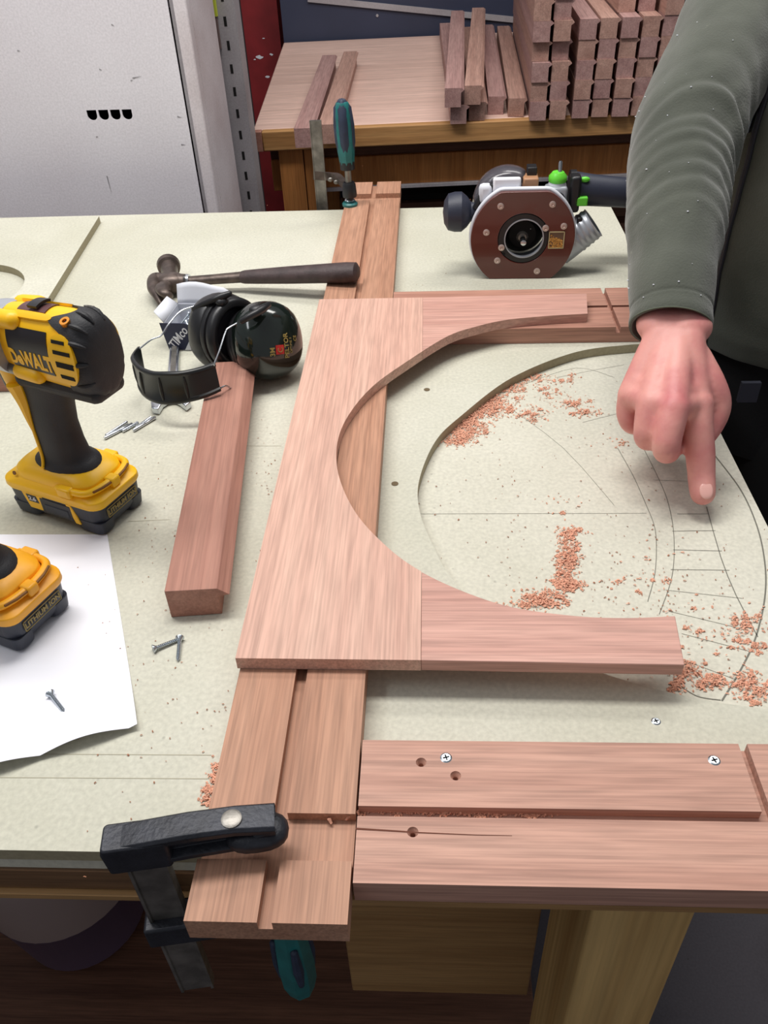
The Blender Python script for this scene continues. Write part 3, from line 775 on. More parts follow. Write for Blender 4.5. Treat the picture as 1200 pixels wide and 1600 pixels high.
make_drill('cordless_drill', 'upright yellow and black cordless drill standing between the paper and the steel pins', M_yel, (-.359, .664, .0003), DROT)
make_drill('cordless_drill', 'nearer orange-yellow drill cut by the left edge, standing on the white paper', M_yel2, (-.384, .510, .0016), DROT + .02, HX=-.015)

# ---------------------------------------------------------------- ear defenders
ed = thing('ear_defenders', 'black and dark green ear defenders with wire headband beside the screw box', 'ear defenders', P(400, 590))
eo = Vector(ed['_o'])
def L_(x, y, z): return P(x, y, z) - eo
def cup(center, axis, up, mat, which):
    M = frame(center, axis, up)     # z = outward, x = long axis (up)
    rings = []
    for z, k in ((.004, .97), (.006, 1.0), (.014, 1.03), (.022, 1.02), (.032, .94), (.040, .80), (.0455, .58), (.048, .3), (.0485, .05)):
        n = 40; rg = []
        for j in range(n):
            a = 2 * PI * j / n; c, s = math.cos(a), math.sin(a)
            rg.append((.0465 * k * math.copysign(abs(c) ** .88, c), .0440 * k * math.copysign(abs(s) ** .88, s), z))
        rings.append(rg)
    MB().loft(rings, True, M).build('cup_shell', mat, ed, smooth=60)
    n = 40; q = [(.0435 * math.cos(2 * PI * j / n), .0412 * math.sin(2 * PI * j / n), 0) for j in range(n)]
    # rim, cushion ring, inner foam
    def er(k, z): return [(x * k, y * k, z) for x, y, _ in q]
    MB().loft([er(1.06, .006), er(1.08, .003), er(1.06, -.001), er(1.0, -.002)], True, M).build('rim', M_black, ed)
    MB().loft([er(1.0, -.001), er(1.05, -.006), er(1.03, -.013), er(.95, -.016), er(.82, -.0155), er(.72, -.010), er(.70, -.002)], False, M).build('cushion', M_black, ed, smooth=70)
    MB().loft([er(.74, -.0035), er(.6, -.005), er(.1, -.004)], True, M).build('foam_insert', M_foam, ed)
    return M
cR = L_(418, 532, .050); axR = Vector((.66, -.62, .42))
MR = cup(cR - axR.normalized() * .016, axR, (-.10, .45, .85), M_muff, 0)
cL = L_(360, 520, .050); axL = Vector((-.74, .55, -.12))
ML = cup(cL, axL, (.12, .25, .95), M_black, 1)
# gold print on the front cup
def shellpt(u, v, off=.0006):      # u along M x (up), v along M y ; find the shell height
    zs = [(.004, .97), (.006, 1.0), (.014, 1.03), (.022, 1.02), (.032, .94), (.040, .80), (.0455, .58), (.048, .3), (.0485, .0)]
    k = math.sqrt((u / .0465) ** 2 + (v / .044) ** 2)
    z = .0485
    for (za, ka), (zb, kb) in zip(zs[3:], zs[4:]):
        if kb <= k <= ka: z = za + (zb - za) * (ka - k) / (ka - kb) if ka != kb else za
    return MR @ Vector((u, v, z + off))
def onshell(mb, u0, v0, rot):
    c, s = math.cos(rot), math.sin(rot)
    return warp(mb, lambda p: shellpt(u0 + p.x * c - p.y * s, v0 + p.x * s + p.y * c, .0008 + p.z))
A90 = 0.0
onshell(text_mesh('PELTOR', .0085, .0006, .0002), -.010, -.006, A90).build('lettering', M_gold, ed, smooth=0)
onshell(text_mesh('OPTIME II', .0045, .0006, 0), -.010, -.0125, A90).build('lettering', M_gold, ed, smooth=0)
onshell(text_mesh('CE', .006, .0006, 0), -.002, -.020, A90).build('lettering', M_gold, ed, smooth=0)
onshell(text_mesh('3M', .0085, .0006, .0002), -.016, .014, A90).build('lettering', M_gold, ed, smooth=0)
lg = MB(); lg.loft([[(x, y, z) for x, y in ((-.0055, -.0055), (0, -.0055), (.0055, -.0055), (.0055, 0), (.0055, .0055), (0, .0055), (-.0055, .0055), (-.0055, 0))] for z in (-.0006, .0002)])
onshell(lg, -.014, .004, A90).build('print_square', M_redp, ed, smooth=0)
lg = MB(); lg.tube([Vector((.003 * math.cos(a), .003 * math.sin(a), .0005)) for a in [PI * .3 + k * .35 for k in range(14)]], .0005, 6)
onshell(lg, -.014, .004, A90).build('print_mark', M_gold, ed, smooth=0)
# headband strip: leaning curved band
bpx_t = [(335, 566, .070), (312, 574, .070), (285, 580, .069), (258, 581, .067), (236, 580, .064), (217, 572, .062), (206, 558, .061), (209, 549, .061), (216, 541, .062)]
bpx_b = [(345, 612, .036), (322, 622, .034), (296, 629, .031), (270, 633, .028), (246, 631, .026), (228, 622, .024), (219, 608, .024), (220, 596, .026), (224, 584, .028)]
T_ = catmull([L_(*p) for p in bpx_t], 6); B_ = catmull([L_(*p) for p in bpx_b], 6)
bd = MB(); n = len(T_); cen = sum((T_[i] for i in range(n)), Vector()) / n
rings = []
for i in range(n):
    tt = (T_[min(i + 1, n - 1)] - T_[max(i - 1, 0)]).normalized(); dn = (B_[i] - T_[i]); nn = tt.cross(dn).normalized()
    if nn.dot(T_[i] - cen) < 0: nn = -nn
    ring = []
    for s, o in ((0, -.002), (.02, .001), (.06, .0022), (.12, .0022), (.17, .0006), (.83, .0006), (.88, .0022), (.94, .0022), (.98, .001), (1, -.002), (.9, -.0032), (.5, -.0032), (.1, -.0032)):
        ring.append(T_[i] + dn * s + nn * o)
    rings.append(ring)
bd.loft(rings); bd.build('headband', M_band, ed, smooth=40)
for k in (12, 21, 30, 37):
    a_ = T_[k]; b_ = B_[k]; tt = (T_[k + 1] - T_[k - 1]).normalized(); nn = tt.cross(b_ - a_).normalized()
    if nn.dot(a_ - cen) < 0: nn = -nn
    pp = [a_ + (b_ - a_) * s + nn * .0004 for s in (.2, .35, .65, .84)]
    MB().tube(pp, [.0012, .0022, .0024, .0014], 10, round_ends=True).build('headband_rib', M_band, ed)
def wire(px, r=.0011): 
    q = catmull([L_(*p) for p in px], 5); MB().tube(q, r, 8).build('wire', M_steel, ed)
wire([(334, 571, .068), (343, 548, .070), (352, 520, .076), (358, 512, .078), (382, 499, .084)])
wire([(218, 545, .062), (236, 531, .062), (252, 524, .062), (264, 506, .064), (283, 486, .070), (306, 478, .074)])
wire([(345, 606, .040), (353, 603, .038), (362, 607, .030), (376, 612, .014), (390, 606, .010)])
def slider(px, r=.0042):
    q = [L_(*p) for p in px]; MB().tube(q, [r * .8, r, r, r * 1.2, r * .9], 12, round_ends=True).build('wire_holder', M_black, ed)
slider([(378, 502, .096), (388, 496, .101), (399, 490, .104), (410, 483, .105), (419, 477, .103)])
slider([(303, 483, .084), (318, 475, .092), (332, 469, .098), (346, 464, .102), (358, 459, .104)])
MB().ell(L_(402, 484, .100), (.010, .008, .006)).build('pivot', M_black, ed)
MB().ell(L_(346, 471, .096), (.008, .008, .006)).build('pivot', M_black, ed)

for o in [o for o in bpy.data.objects if o.parent == ed and o.name.split('.')[0] in ('lettering', 'print_square', 'print_mark')]:
    o.parent = [b for b in bpy.data.objects if b.parent == ed and b.name.split('.')[0] == 'cup_shell'][0]
nest(ed, 'cup_shell', ('rim', 'cushion', 'foam_insert'), centroid)
nest(ed, 'headband', ('headband_rib',))

# ---------------------------------------------------------------- open card box of screws
A = P(265, 547); Bp = P(352, 549); ax_ = (Bp - A); ax_.z = 0; ln = ax_.length; an = math.atan2(ax_.y, ax_.x)
bx = thing('screw_box', 'open navy and white card box of screws behind the headband', 'box', A, an)
WB, DB, HB = .075, .060, .040; tk = .0008
def panel(nm, mat, x0, x1, y0, y1, z0, z1): return MB().box(x0, x1, y0, y1, z0, z1).build(nm, mat, bx, smooth=0)
panel('bottom', M_card, 0, WB, 0, DB, .0004, .0012)
panel('side_wall', M_card, 0, tk, 0, DB, .0012, HB); panel('side_wall', M_card, WB - tk, WB, 0, DB, .0012, HB)
panel('back_wall', M_card, 0, WB, DB - tk, DB, .0012, HB)
fw = MB(); fw.prism([(0, .0012), (WB, .0012), (WB, HB - .012), (.036, HB - .012), (.033, HB - .002), (.028, HB), (-.006, HB)], 0, tk, Matrix.Rotation(PI / 2, 4, 'X')); fw.build('front_wall', M_navy, bx, smooth=0)
fl = MB(); fl.prism([(.022, .0012), (.060, .0012), (.060, .0), (WB, .0014), (WB, HB - .0125), (.040, HB - .0125)], -.0003, .0002, Matrix.Translation((0, -.0008, 0)) @ Matrix.Rotation(PI / 2, 4, 'X'))
fl = MB(); fl.prism([(.0225, .0014), (WB - .0005, .0014), (WB - .0005, HB - .0125), (.0385, HB - .0125)], 0, .0003, Matrix.Translation((0, -.0008, 0)) @ Matrix.Rotation(PI / 2, 4, 'X')); fl.build('print_panel', M_card, bx, smooth=0)
tx = text_mesh('TIMco', .0175, .0004, .0002, shear=.2, sx=.8)
rt = Matrix.Rotation(math.radians(50), 4, 'Z')
warp(tx, lambda p: (lambda q: Vector((.0165 + q.x, -.0012 - p.z, .0185 + q.y)))(rt @ Vector((p.x, p.y, 0))))
tx.build('lettering', M_paper, bx, smooth=0)
flp = MB(); flp.add([(0, 0, HB), (.060, DB, HB), (.058, DB + .004, HB + .016), (.010, DB + .008, HB + .022), (-.002, DB - .006, HB + .010)], [(0, 1, 2, 3, 4)])
flp = MB(); N = 8; v = []
for i in range(N + 1):
    u = i / N
    for k in range(5):
        s = k / 4; v.append(Vector((u * WB, DB + s * .010, HB + s * (.024 + .004 * math.sin(5 * u) - .006 * (u > .9)))))
f = [(i * 5 + k, (i + 1) * 5 + k, (i + 1) * 5 + k + 1, i * 5 + k + 1) for i in range(N) for k in range(4)]
flp.add(v, f); o = flp.build('lid_flap', M_card, bx); m = o.modifiers.new('s', 'SOLIDIFY'); m.thickness = .0008
lf = MB(); lf.add([(0, 0, HB), (0, DB, HB), (-.012, DB - .004, HB + .012), (-.016, .012, HB + .010)], [(0, 1, 2, 3)]); o = lf.build('side_flap', M_card, bx); m = o.modifiers.new('s', 'SOLIDIFY'); m.thickness = .0008
nest(bx, 'front_wall', ('print_panel', 'lettering'))
random.seed(5)
sk = None
for k in range(26):
    c = Vector((random.uniform(.018, WB - .012), random.uniform(.010, DB - .010), random.uniform(.012, .034)))
    dv = Vector((random.uniform(-1, 1), random.uniform(-1, 1), random.uniform(-.35, .35))).normalized()
    dv.z = abs(dv.z)
    wp = Matrix.Translation(A) @ Matrix.Rotation(an, 4, 'Z')
    M = frame(wp @ (c + dv * .010), (wp.to_3x3() @ dv), (0, 0, 1))
    if k == 0:
        sk = thing('screw', 'small zinc screw in the heap inside the open card box', 'screw', M=M, group='screws heaped in the card box')
        MB().lathe([(.0014, -.003), (.0036, -.0004), (.0036, 0), (.0022, .0002), (.0006, -.001)], 14).build('head', M_zinc, sk)
        pr = [((.0017 if i % 2 else .0012), -.003 - .017 * i / 17) for i in range(18)] + [(.0002, -.023)]
        MB().lathe(pr, 8).build('threaded_shank', M_zinc, sk)
    else:
        q = dup(sk); m2 = M.copy(); m2.translation += Vector((0, 0, TZ)); q.matrix_world = m2

# ---------------------------------------------------------------- router standing on the flat of its base plate
ro = thing('plunge_router', 'plunge router resting on edge, brown round base plate facing the viewer', 'power tool', P(812, 434), -.02)
KX, KZ = 1 / 1048, 1 / (1048 * .94)
def rl(x, y, yy=0): return Vector(((x - 812) * KX, yy, (434 - y) * KZ + .0003))
def circ_flat(r, cz, z0, z1, n=72):
    return [(r * math.cos(2 * PI * k / n + PI / n), min(max(cz + r * math.sin(2 * PI * k / n + PI / n), z0), z1)) for k in range(n)]
XZ = Matrix(((1, 0, 0, 0), (0, 0, -1, 0), (0, 1, 0, 0), (0, 0, 0, 1)))    # plane coords (x,y)->(x,z), extrusion -> -y
def ring_prism(outer, inner, y0, y1):
    mb = MB(); n = len(outer)
    v = [(p[0], y0, p[1]) for p in outer] + [(p[0], y0, p[1]) for p in inner] + [(p[0], y1, p[1]) for p in outer] + [(p[0], y1, p[1]) for p in inner]
    f = []
    for i in range(n):
        j = (i + 1) % n
        f += [(i, j, n + j, n + i), (2 * n + j, 2 * n + i, 3 * n + i, 3 * n + j), (j, i, 2 * n + i, 2 * n + j), (n + i, n + j, 3 * n + j, 3 * n + i)]
    return mb.add(v, f)
CZ = .062
out_ = circ_flat(.0765, .0615, .0004, .130)
inn = [(.0375 * math.cos(2 * PI * k / 72 + PI / 72) + .001, CZ + .0375 * math.sin(2 * PI * k / 72 + PI / 72)) for k in range(72)]
ring_prism(out_, inn, -.004, .003).build('base_plate', M_phen, ro, bevel=.0008, smooth=30)
out2 = circ_flat(.079, .0625, .0025, .1335)
ring_prism(out2, [(p[0], p[1]) for p in circ_flat(.036, CZ, 0, 1)], .0032, .012).build('base_casting', M_card, ro, bevel=.002, smooth=30)
ring_prism([(.037 * math.cos(2 * PI * k / 72) + .001, CZ + .037 * math.sin(2 * PI * k / 72)) for k in range(72)], [(.0285 * math.cos(2 * PI * k / 72) + .002, CZ + .0285 * math.sin(2 * PI * k / 72)) for k in range(72)], -.0034, .006).build('guide_ring', M_black, ro, bevel=.001)
ring_prism([(.0292 * math.cos(2 * PI * k / 72) + .002, CZ + .0292 * math.sin(2 * PI * k / 72)) for k in range(72)], [(.0276 * math.cos(2 * PI * k / 72) + .002, CZ + .0276 * math.sin(2 * PI * k / 72)) for k in range(72)], -.0045, .002).build('guide_lip', M_silver, ro)
MB().lathe([(.036, 0), (.036, .03), (.020, .055)], 36, Matrix.Translation((.001, .07, CZ)) @ Matrix.Rotation(PI / 2, 4, 'X')).build('motor_throat', M_void, ro)
MB().lathe([(.0095, 0), (.0095, .010), (.012, .012), (.012, .022), (.006, .028)], 12, Matrix.Translation((.001, .04, CZ - .004)) @ Matrix.Rotation(PI / 2, 4, 'X')).build('collet', M_dull, ro)
MB().lathe([(.0035, 0), (.0035, .014), (.0045, .015), (.0042, .030), (.001, .031)], 10, Matrix.Translation((.001, .020, CZ - .004)) @ Matrix.Rotation(PI / 2, 4, 'X')).build('cutter_bit', M_steel, ro)
for x in (-.012, .014): MB().tube([(x, .06, CZ + .012), (x, .02, CZ + .020)], .006, 10).build('plunge_stop', M_black, ro)
MB().tube([(.006, .018, CZ), (.013, .016, CZ + .008)], .0012, 8).build('spindle_pin', M_steel, ro)
# chip window: frame plus chips behind clear plate
wx0, wx1, wz0, wz1 = rl(852, 0).x, rl(876, 0).x, rl(0, 388).z, rl(0, 363).z
fm = MB()
for q in ((wx0, wx1, wz0, wz0 + .0012), (wx0, wx1, wz1 - .0012, wz1), (wx1 - .0012, wx1, wz0, wz1), (wx0, wx0 + .001, wz0, wz1)): fm.box(q[0], q[1], -.0052, -.0038, q[2], q[3])
fm.build('window_frame', plain('clear_plastic_edge', (200, 184, 140), .3), ro, smooth=0)
MB().box(wx0, wx1, -.0044, -.0040, wz0, wz1).build('window_backing', plain('window_backing', (110, 84, 66), .4), ro, smooth=0)
ch = MB(); random.seed(8)
for k in range(120):
    u = random.random() ** 1.3; x = wx0 + (wx1 - wx0) * (.05 + .85 * random.random()); z = wz0 + (wz1 - wz0) * (.05 + .8 * u * (1 - .5 * (x - wx0) / (wx1 - wx0)))
    p = Vector((x, -.0046 - random.random() * .0006, z)); a = random.uniform(0, PI); d = Vector((math.cos(a), 0, math.sin(a))) * .0016; e = Vector((-math.sin(a), -.3, math.cos(a))) * .0006
    ch.add([p - d - e, p + d - e, p + d + e, p - d + e], [(0, 1, 2, 3)])
ch.build('wood_chips', plain('golden_chips', (220, 160, 80), .7, var=.4, vscale=800), ro, smooth=0, kind='stuff')
for k, (x, y) in enumerate(((775.5, 325.5), (853.5, 324), (873.5, 355.5), (755.5, 363), (774.5, 405.5), (838, 422.5), (846, 358), (780, 386))):
    p = rl(x, y, -.0042)
    M = Matrix.Translation(p) @ Matrix.Rotation(PI / 2, 4, 'X')
    MB().lathe([(.0048, -.002), (.0048, .0004), (.0040, .0010), (.0018, .0010), (.0012, .0002)], 18, M).build('plate_screw', M_rivet, ro)
for (x, y) in ((843, 348), (784, 396)):
    MB().lathe([(.0026, -.001), (.0026, .0002)], 14, Matrix.Translation(rl(x, y, -.0036)) @ Matrix.Rotation(PI / 2, 4, 'X')).build('plate_hole', M_void, ro)
# motor body behind the plate
MB().lathe([(.036, .075), (.040, .078), (.044, .08), (.044, .12), (.040, .16), (.034, .18), (.02, .186)], 40, Matrix.Translation((0, 0, .062)) @ Matrix.Rotation(-PI / 2, 4, 'X')).build('motor_body', M_graph, ro)
ring_prism([(p[0], p[1]) for p in circ_flat(.062, .064, .010, .124)], [(p[0], p[1]) for p in circ_flat(.0375, CZ, 0, 1)], .0125, .040).build('base_body', M_silver, ro, bevel=.003)
# clear chip guard (upper left) and white label
g = []
for i in range(13):
    a = PI * (1.0 - i / 12 * .66)
    g.append([Vector((-.022 + r * math.cos(a), y, .098 + r * .98 * math.sin(a))) for r, y in ((.040, .030), (.049, .035), (.052, .055), (.049, .075), (.040, .08))])
mb = MB(); mb.loft(g, False, closed=False)
mt = plain('smoky_clear_plastic', (120, 116, 124), .2, **{'Transmission Weight': .6})
o = mb.build('chip_guard', mt, ro, smooth=60); m = o.modifiers.new('s', 'SOLIDIFY'); m.thickness = .0015
MB().box(-.046, -.006, .0125, .022, .118, .1445).build('rating_label', M_paper, ro, bevel=.003)
MB().box(-.066, -.046, .0125, .03, .108, .135).build('side_casting', M_card, ro, bevel=.006)
MB().tube([(-.070, .02, .10), (-.060, .02, .122), (-.045, .02, .133)], .005, 10).build('clamp_lever', M_black, ro)
MB().box(-.002, .020, .02, .05, .120, .141).build('chip_box', plain('tan_window', (176, 130, 96), .4), ro, bevel=.002)
MB().box(.004, .018, .035, .055, .138, .152).build('depth_turret', M_black, ro, bevel=.001)
# green turret + depth rod + clamp knob
MB().lathe([(.0125, 0), (.0135, .003), (.0130, .008), (.0095, .012), (.0085, .0135), (.0035, .014)], 28, Matrix.Translation((.048, .03, .1335))).build('fine_adjuster', M_green, ro)
MB().lathe([(.0028, 0), (.0028, .034), (.0018, .036)], 12, Matrix.Translation((.050, .03, .126))).build('depth_rod', M_steel, ro)
MB().lathe([(.0125, 0), (.0135, .004), (.0135, .0125), (.012, .0172)], 28, Matrix.Translation((.048, .03, .116))).build('adjuster_collar', M_card, ro)
MB().ell((.048, .014, .114), (.011, .009, .010)).build('clamping_knob', M_black, ro)
MB().box(.030, .062, .012, .036, .100, .130).build('column_casting', M_silver, ro, bevel=.004)
MB().box(.066, .082, .02, .045, .090, .142).build('handle_mount', M_black, ro, bevel=.004)
# left knob
MB().lathe([(.0, -.002), (.016, 0), (.026, .006), (.0285, .016), (.0285, .026), (.022, .034), (.014, .040), (.0125, .048), (.0125, .062)], 22, Matrix.Translation(rl(690, 344, .03)) @ Matrix.Rotation(PI / 2, 4, 'Y'), a0=.26).build('side_knob', M_graph, ro, smooth=25)
MB().tube([rl(735, 350, .03), rl(770, 352, .03)], .010, 16).build('knob_stem', M_silver, ro)
# right grip
MB().tube([rl(888, 319, .05), rl(915, 322, .05), rl(950, 325, .05), rl(990, 328, .05), rl(1000, 328, .05)], [.024, .0225, .0215, .021, .017], 28, round_ends=False).build('grip', M_graph, ro)
MB().tube([rl(884, 319, .05), rl(893, 319, .05)], .026, 28).build('grip_collar', M_black, ro)
MB().ell(rl(904, 302, .034), (.0075, .004, .004)).build('lock_button', M_green, ro)
MB().box(rl(889, 0).x, rl(910, 0).x, .020, .034, rl(0, 336).z, rl(0, 323).z).build('trigger_button', M_green, ro, bevel=.002)
MB().box(.080, .088, .015, .03, .055, .085).build('mount_bracket', M_black, ro, bevel=.002)
# grey dust spout, ribbed
sp0, sp1 = rl(872, 402, .03), rl(924, 363, .03); dv = (sp1 - sp0)
pp = []; rr = []
for i in range(33):
    u = i / 32; pp.append(sp0 + dv * u); rr.append(.026 + (-.004 * max(0, u - .2)) + (.0011 if (u > .45 and i % 4 < 2) else 0))
q = MB(); q.tube(pp, rr, 30); q.f = q.f[:-1]
rings_ = [[sp1 + (Vector(v) - sp1) * k - dv.normalized() * dd for v in q.v[-30:]] for k, dd in ((1, 0), (.88, 0), (.86, .04))]
q.loft(rings_, False); q.build('dust_spout', M_silver, ro, smooth=35)

nest(ro, 'base_plate', ('plate_screw', 'plate_hole', 'window_frame', 'window_backing', 'wood_chips', 'guide_ring', 'guide_lip'))
nest(ro, 'grip', ('grip_collar', 'lock_button', 'trigger_button'))
nest(ro, 'side_knob', ('knob_stem',))

# ---------------------------------------------------------------- bar clamps
def clamp_near():
    o0 = P(215, 1330, .03)
    t = thing('bar_clamp', 'black bar clamp with fixed arm across the near end of the stile', 'clamp', o0)
    def q(p): return Vector(p) - o0
    # fixed arm on top, I-section
    a = q(P(165, 1313, .048)); b = q(P(436, 1288, .040)); d = (b - a); d.z = 0; L = d.length; an = math.atan2(d.y, d.x)
    M = Matrix.Translation(a) @ Matrix.Rotation(an, 4, 'Z')
    arm = MB()
    S_ = [(0, .009, -.022, .001), (.02, .0095, -.021, .004), (.05, .0095, -.018, .0065), (.08, .0095, -.0165, .0065), (.105, .010, -.0165, .003), (L - .016, .010, -.0168, -.003), (L - .004, .0085, -.0168, -.007), (L + .004, .005, -.0166, -.010)]
    tp = [[(x, -w_, z1 - .002), (x, -w_ * .8, z1), (x, w_ * .8, z1), (x, w_, z1 - .002), (x, w_, z1 - .006), (x, w_ * .35, z1 - .0075), (x, w_ * .35, z0 + .0055), (x, w_, z0 + .004), (x, w_, z0), (x, -w_, z0), (x, -w_, z0 + .004), (x, -w_ * .35, z0 + .0055), (x, -w_ * .35, z1 - .0075), (x, -w_, z1 - .006)] for x, w_, z0, z1 in S_]
    for k in (4, 5, 6):
        tp[k] = [(x, y, max(z, S_[k][2])) for x, y, z in tp[k]]
    arm.loft(tp, True, M); arm.build('fixed_arm', M_cast, t, bevel=.0012, smooth=30)
    hd = MB(); hd.loft([rrect(.020, .0100, .003, -.0235, 4, .018, 0), rrect(.021, .0108, .003, -.002, 4, .018, 0), rrect(.020, .0095, .003, .0025, 4, .018, 0)], True, M); hd.build('arm_head', M_cast, t, bevel=.001)
    pd = MB(); pd.ell((L - .014, -.002, -.0105), (.020, .013, .0075), M, e=.8); pd.build('jaw', M_cast, t)
    MB().lathe([(.0065, -.003), (.0065, .0016), (.005, .0022)], 20, Matrix.Translation(q(P(362, 1281, .0535)))).build('jaw_rivet', M_dull, t)
    bx_ = a + Vector((math.cos(an), math.sin(an), 0)) * .019
    # bar
    Mb = Matrix.Translation((bx_.x, bx_.y, 0)) @ Matrix.Rotation(an, 4, 'Z')
    z0 = q((0, 0, -.168)).z
    mbb = MB(); mbb.loft([[(x, y, z) for x, y in ((-.0125, -.0045), (-.0105, -.0045), (-.010, -.003), (.010, -.003), (.0105, -.0045), (.0125, -.0045), (.0125, .0045), (-.0125, .0045))] for z in (z0, q((0, 0, .02)).z)], True, Mb)
    mbb.build('bar', M_dull, t, smooth=0)
    zz = q((0, 0, -.065)).z
    sl = MB(); sl.loft([[(x, y * 1.0, z) for y, z in ((-.011, zz - .012), (.011, zz - .012), (.011, zz + .012), (-.011, zz + .012))] for x in (-.017, .03, .06)] + [[(x, y, z) for y, z in ((-.010, zz - .012), (.010, zz - .012), (.010, zz + .006), (-.010, zz + .006))] for x in (.088,)], True, Mb)
    sl.build('sliding_arm', M_cast, t, bevel=.002)
    sx_ = Mb @ Vector((.074, 0, 0))
    pr = [((.0055 if i % 2 else .0046), z) for i, z in enumerate([zz - .035 + .075 * k / 30 for k in range(31)])]
    MB().lathe(pr, 16, Matrix.Translation((sx_.x, sx_.y, 0))).build('screw_spindle', M_dull, t)
    MB().lathe([(.012, 0), (.013, .006), (.006, .009)], 20, Matrix.Translation((sx_.x, sx_.y, zz + .036))).build('swivel_pad', M_teal, t)
    MB().lathe([(.004, -.115), (.011, -.110), (.0145, -.09), (.0150, -.06), (.0135, -.03), (.011, 0), (.009, .002)], 8, Matrix.Translation((sx_.x + .004, sx_.y, zz - .022))).build('handle', M_teal, t, smooth=25)
    for k in range(0, 8, 2):
        a_ = 2 * PI * k / 8 + .39
        c_ = Vector((sx_.x + .004 + .0125 * math.cos(a_), sx_.y + .0125 * math.sin(a_), zz - .075))
        MB().tube([c_ + Vector((0, 0, -.025)), c_, c_ + Vector((0, 0, .03))], [.0025, .0045, .003], 8, round_ends=True).build('grip_strip', M_nvy, t)
nc = clamp_near()
def clamp_far():
    base = P(547, 321, ZT)
    t = thing('bar_clamp', 'bar clamp with teal and blue handle standing up at the far end of the stile', 'clamp', base)
    def q(p): return Vector(p) - base
    Yc = base.y
    s0 = Vector((0, 0, .0006)); s1 = q(PY(545, 300, Yc)); s2 = q(PY(543, 262, Yc)); s3 = q(PY(534, 158, Yc))
    MB().lathe([(.0135, 0), (.0140, .004), (.0115, .0065)], 28).build('swivel_pad', M_teal, t)
    MB().lathe([(.0075, .006), (.0095, .010), (.006, .014)], 20).build('pad_socket', M_steel, t)
    n = 40; pts = [Vector((0, 0, .012)) + (s2 + (s2 - s1) * .2 - Vector((0, 0, .012))) * (i / (n - 1)) for i in range(n)]
    MB().tube(pts, [.0062 if i % 2 else .0052 for i in range(n)], 16).build('screw_spindle', M_dull, t, smooth=70)
    # handle
    dh = s3 - s2
    def hp(u): return s2 + dh * u
    MB().tube([hp(u) for u in (0, .03, .12, .3, .55, .8, .93, .985, 1.0)], [.0105, .0125, .0135, .0155, .0165, .0155, .0135, .010, .004], 8).build('handle', M_teal, t, smooth=25)
    for a_ in (-PI / 2, 0, PI / 2, PI):
        ov = Vector((math.cos(a_), math.sin(a_), 0)) * .009
        MB().tube([hp(.2) + ov * .8, hp(.4) + ov, hp(.65) + ov, hp(.9) + ov * .75, hp(.99) + ov * .3], [.006, .0085, .009, .0085, .005], 12, round_ends=True).build('grip_strip', M_nvy, t)
    MB().tube([hp(-.02), hp(.1)], .0128, 16).build('handle_collar', M_black, t)
    # arm to the bar
    ba = q(PY(500, 278, 1.585)); e = q(PY(546, 297, Yc))
    q_ = catmull([ba + Vector((-.012, .004, .004)), ba + Vector((.018, 0, .002)), (ba + e) / 2 + Vector((.008, 0, .010)), e + Vector((-.004, 0, .004)), e + Vector((.001, 0, 0))], 6)
    MB().tube(q_, [.0125] * 3 + [.0125 - .0002 * i for i in range(len(q_) - 3)], 4, up=(0, 1, .8), ry=.75).build('sliding_arm', M_hamm, t, bevel=.0025, smooth=30)
    for k, u in enumerate((.35, .55)):
        MB().ell(ba + (e - ba) * u + Vector((.002, -.0095, .007)), (.005, .003, .004)).build('arm_dimple', M_dull, t)
    MB().lathe([(.0125, -.013), (.0130, -.008), (.0115, .008), (.0095, .012)], 24, Matrix.Translation(e + Vector((0, 0, .002)))).build('spindle_nut', M_black, t)
    zt = q(PY(500, 188, 1.585)); 
    MB().loft([[(ba.x + x, ba.y + y, z) for x, y in ((-.0105, -.004), (-.009, -.004), (-.0085, -.0028), (.0085, -.0028), (.009, -.004), (.0105, -.004), (.0105, .004), (-.0105, .004))] for z in (q((0, 0, -.07)).z, zt.z)]).build('bar', M_dull, t, smooth=0)
    zl = q((0, 0, -.055)).z
    MB().tube([(ba.x, ba.y + .01, zl), (ba.x + .03, ba.y - .03, zl), (0, .01, zl), (0, -.01, zl + .004)], [.012, .010, .009, .010], 10).build('fixed_arm', M_cast, t)
clamp_far()

for _c in [o for o in bpy.data.objects if o.name.startswith('bar_clamp')]:
    nest(_c, 'handle', ('grip_strip', 'handle_collar'))
    nest(_c, 'fixed_arm', ('arm_head', 'jaw', 'jaw_rivet')) if [o for o in bpy.data.objects if o.parent == _c and o.name.startswith('jaw')] else None
    nest(_c, 'sliding_arm', ('arm_dimple', 'spindle_nut'))
# ================================================================ BACKGROUND
# ---------------------------------------------------------------- second bench
R2 = math.radians(4)
b2 = thing('assembly_bench', 'old thick-topped wooden bench at the back carrying stacked timber', 'workbench', (-.42, 2.13, -.9), R2)
def b2b(n, m, x0, x1, y0, y1, z0, z1, bev=.003, **k): return MB().box(x0, x1, y0, y1, z0 + .9, z1 + .9).build(n, m, b2, bevel=bev, **k)
b2b('bench_top', W_bench, 0, 1.75, .012, 1.18, -.045, 0, .004)
b2b('front_edging', W_beech, .022, 1.75, -.012, .0118, -.046, -.0005, .003)
b2b('corner_joint', W_block, 0, .0215, -.012, .0118, -.046, -.0005, .001)
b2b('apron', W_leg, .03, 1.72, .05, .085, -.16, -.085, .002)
b2b('apron', W_dark, .03, 1.72, .06, .08, -.0845, -.0455, .001, label='recessed dark strip standing in for the shadow gap')  # dark colour stands in for the shade between top and apron
b2b('metal_strip', M_grey, .16, 1.72, .040, .052, -.165, -.156, .001)
b2b('leg', W_leg, .055, .115, .010, .10, -.90, -.0465, .002)
b2b('leg', W_leg, .117, .165, .016, .10, -.90, -.0465, .002)
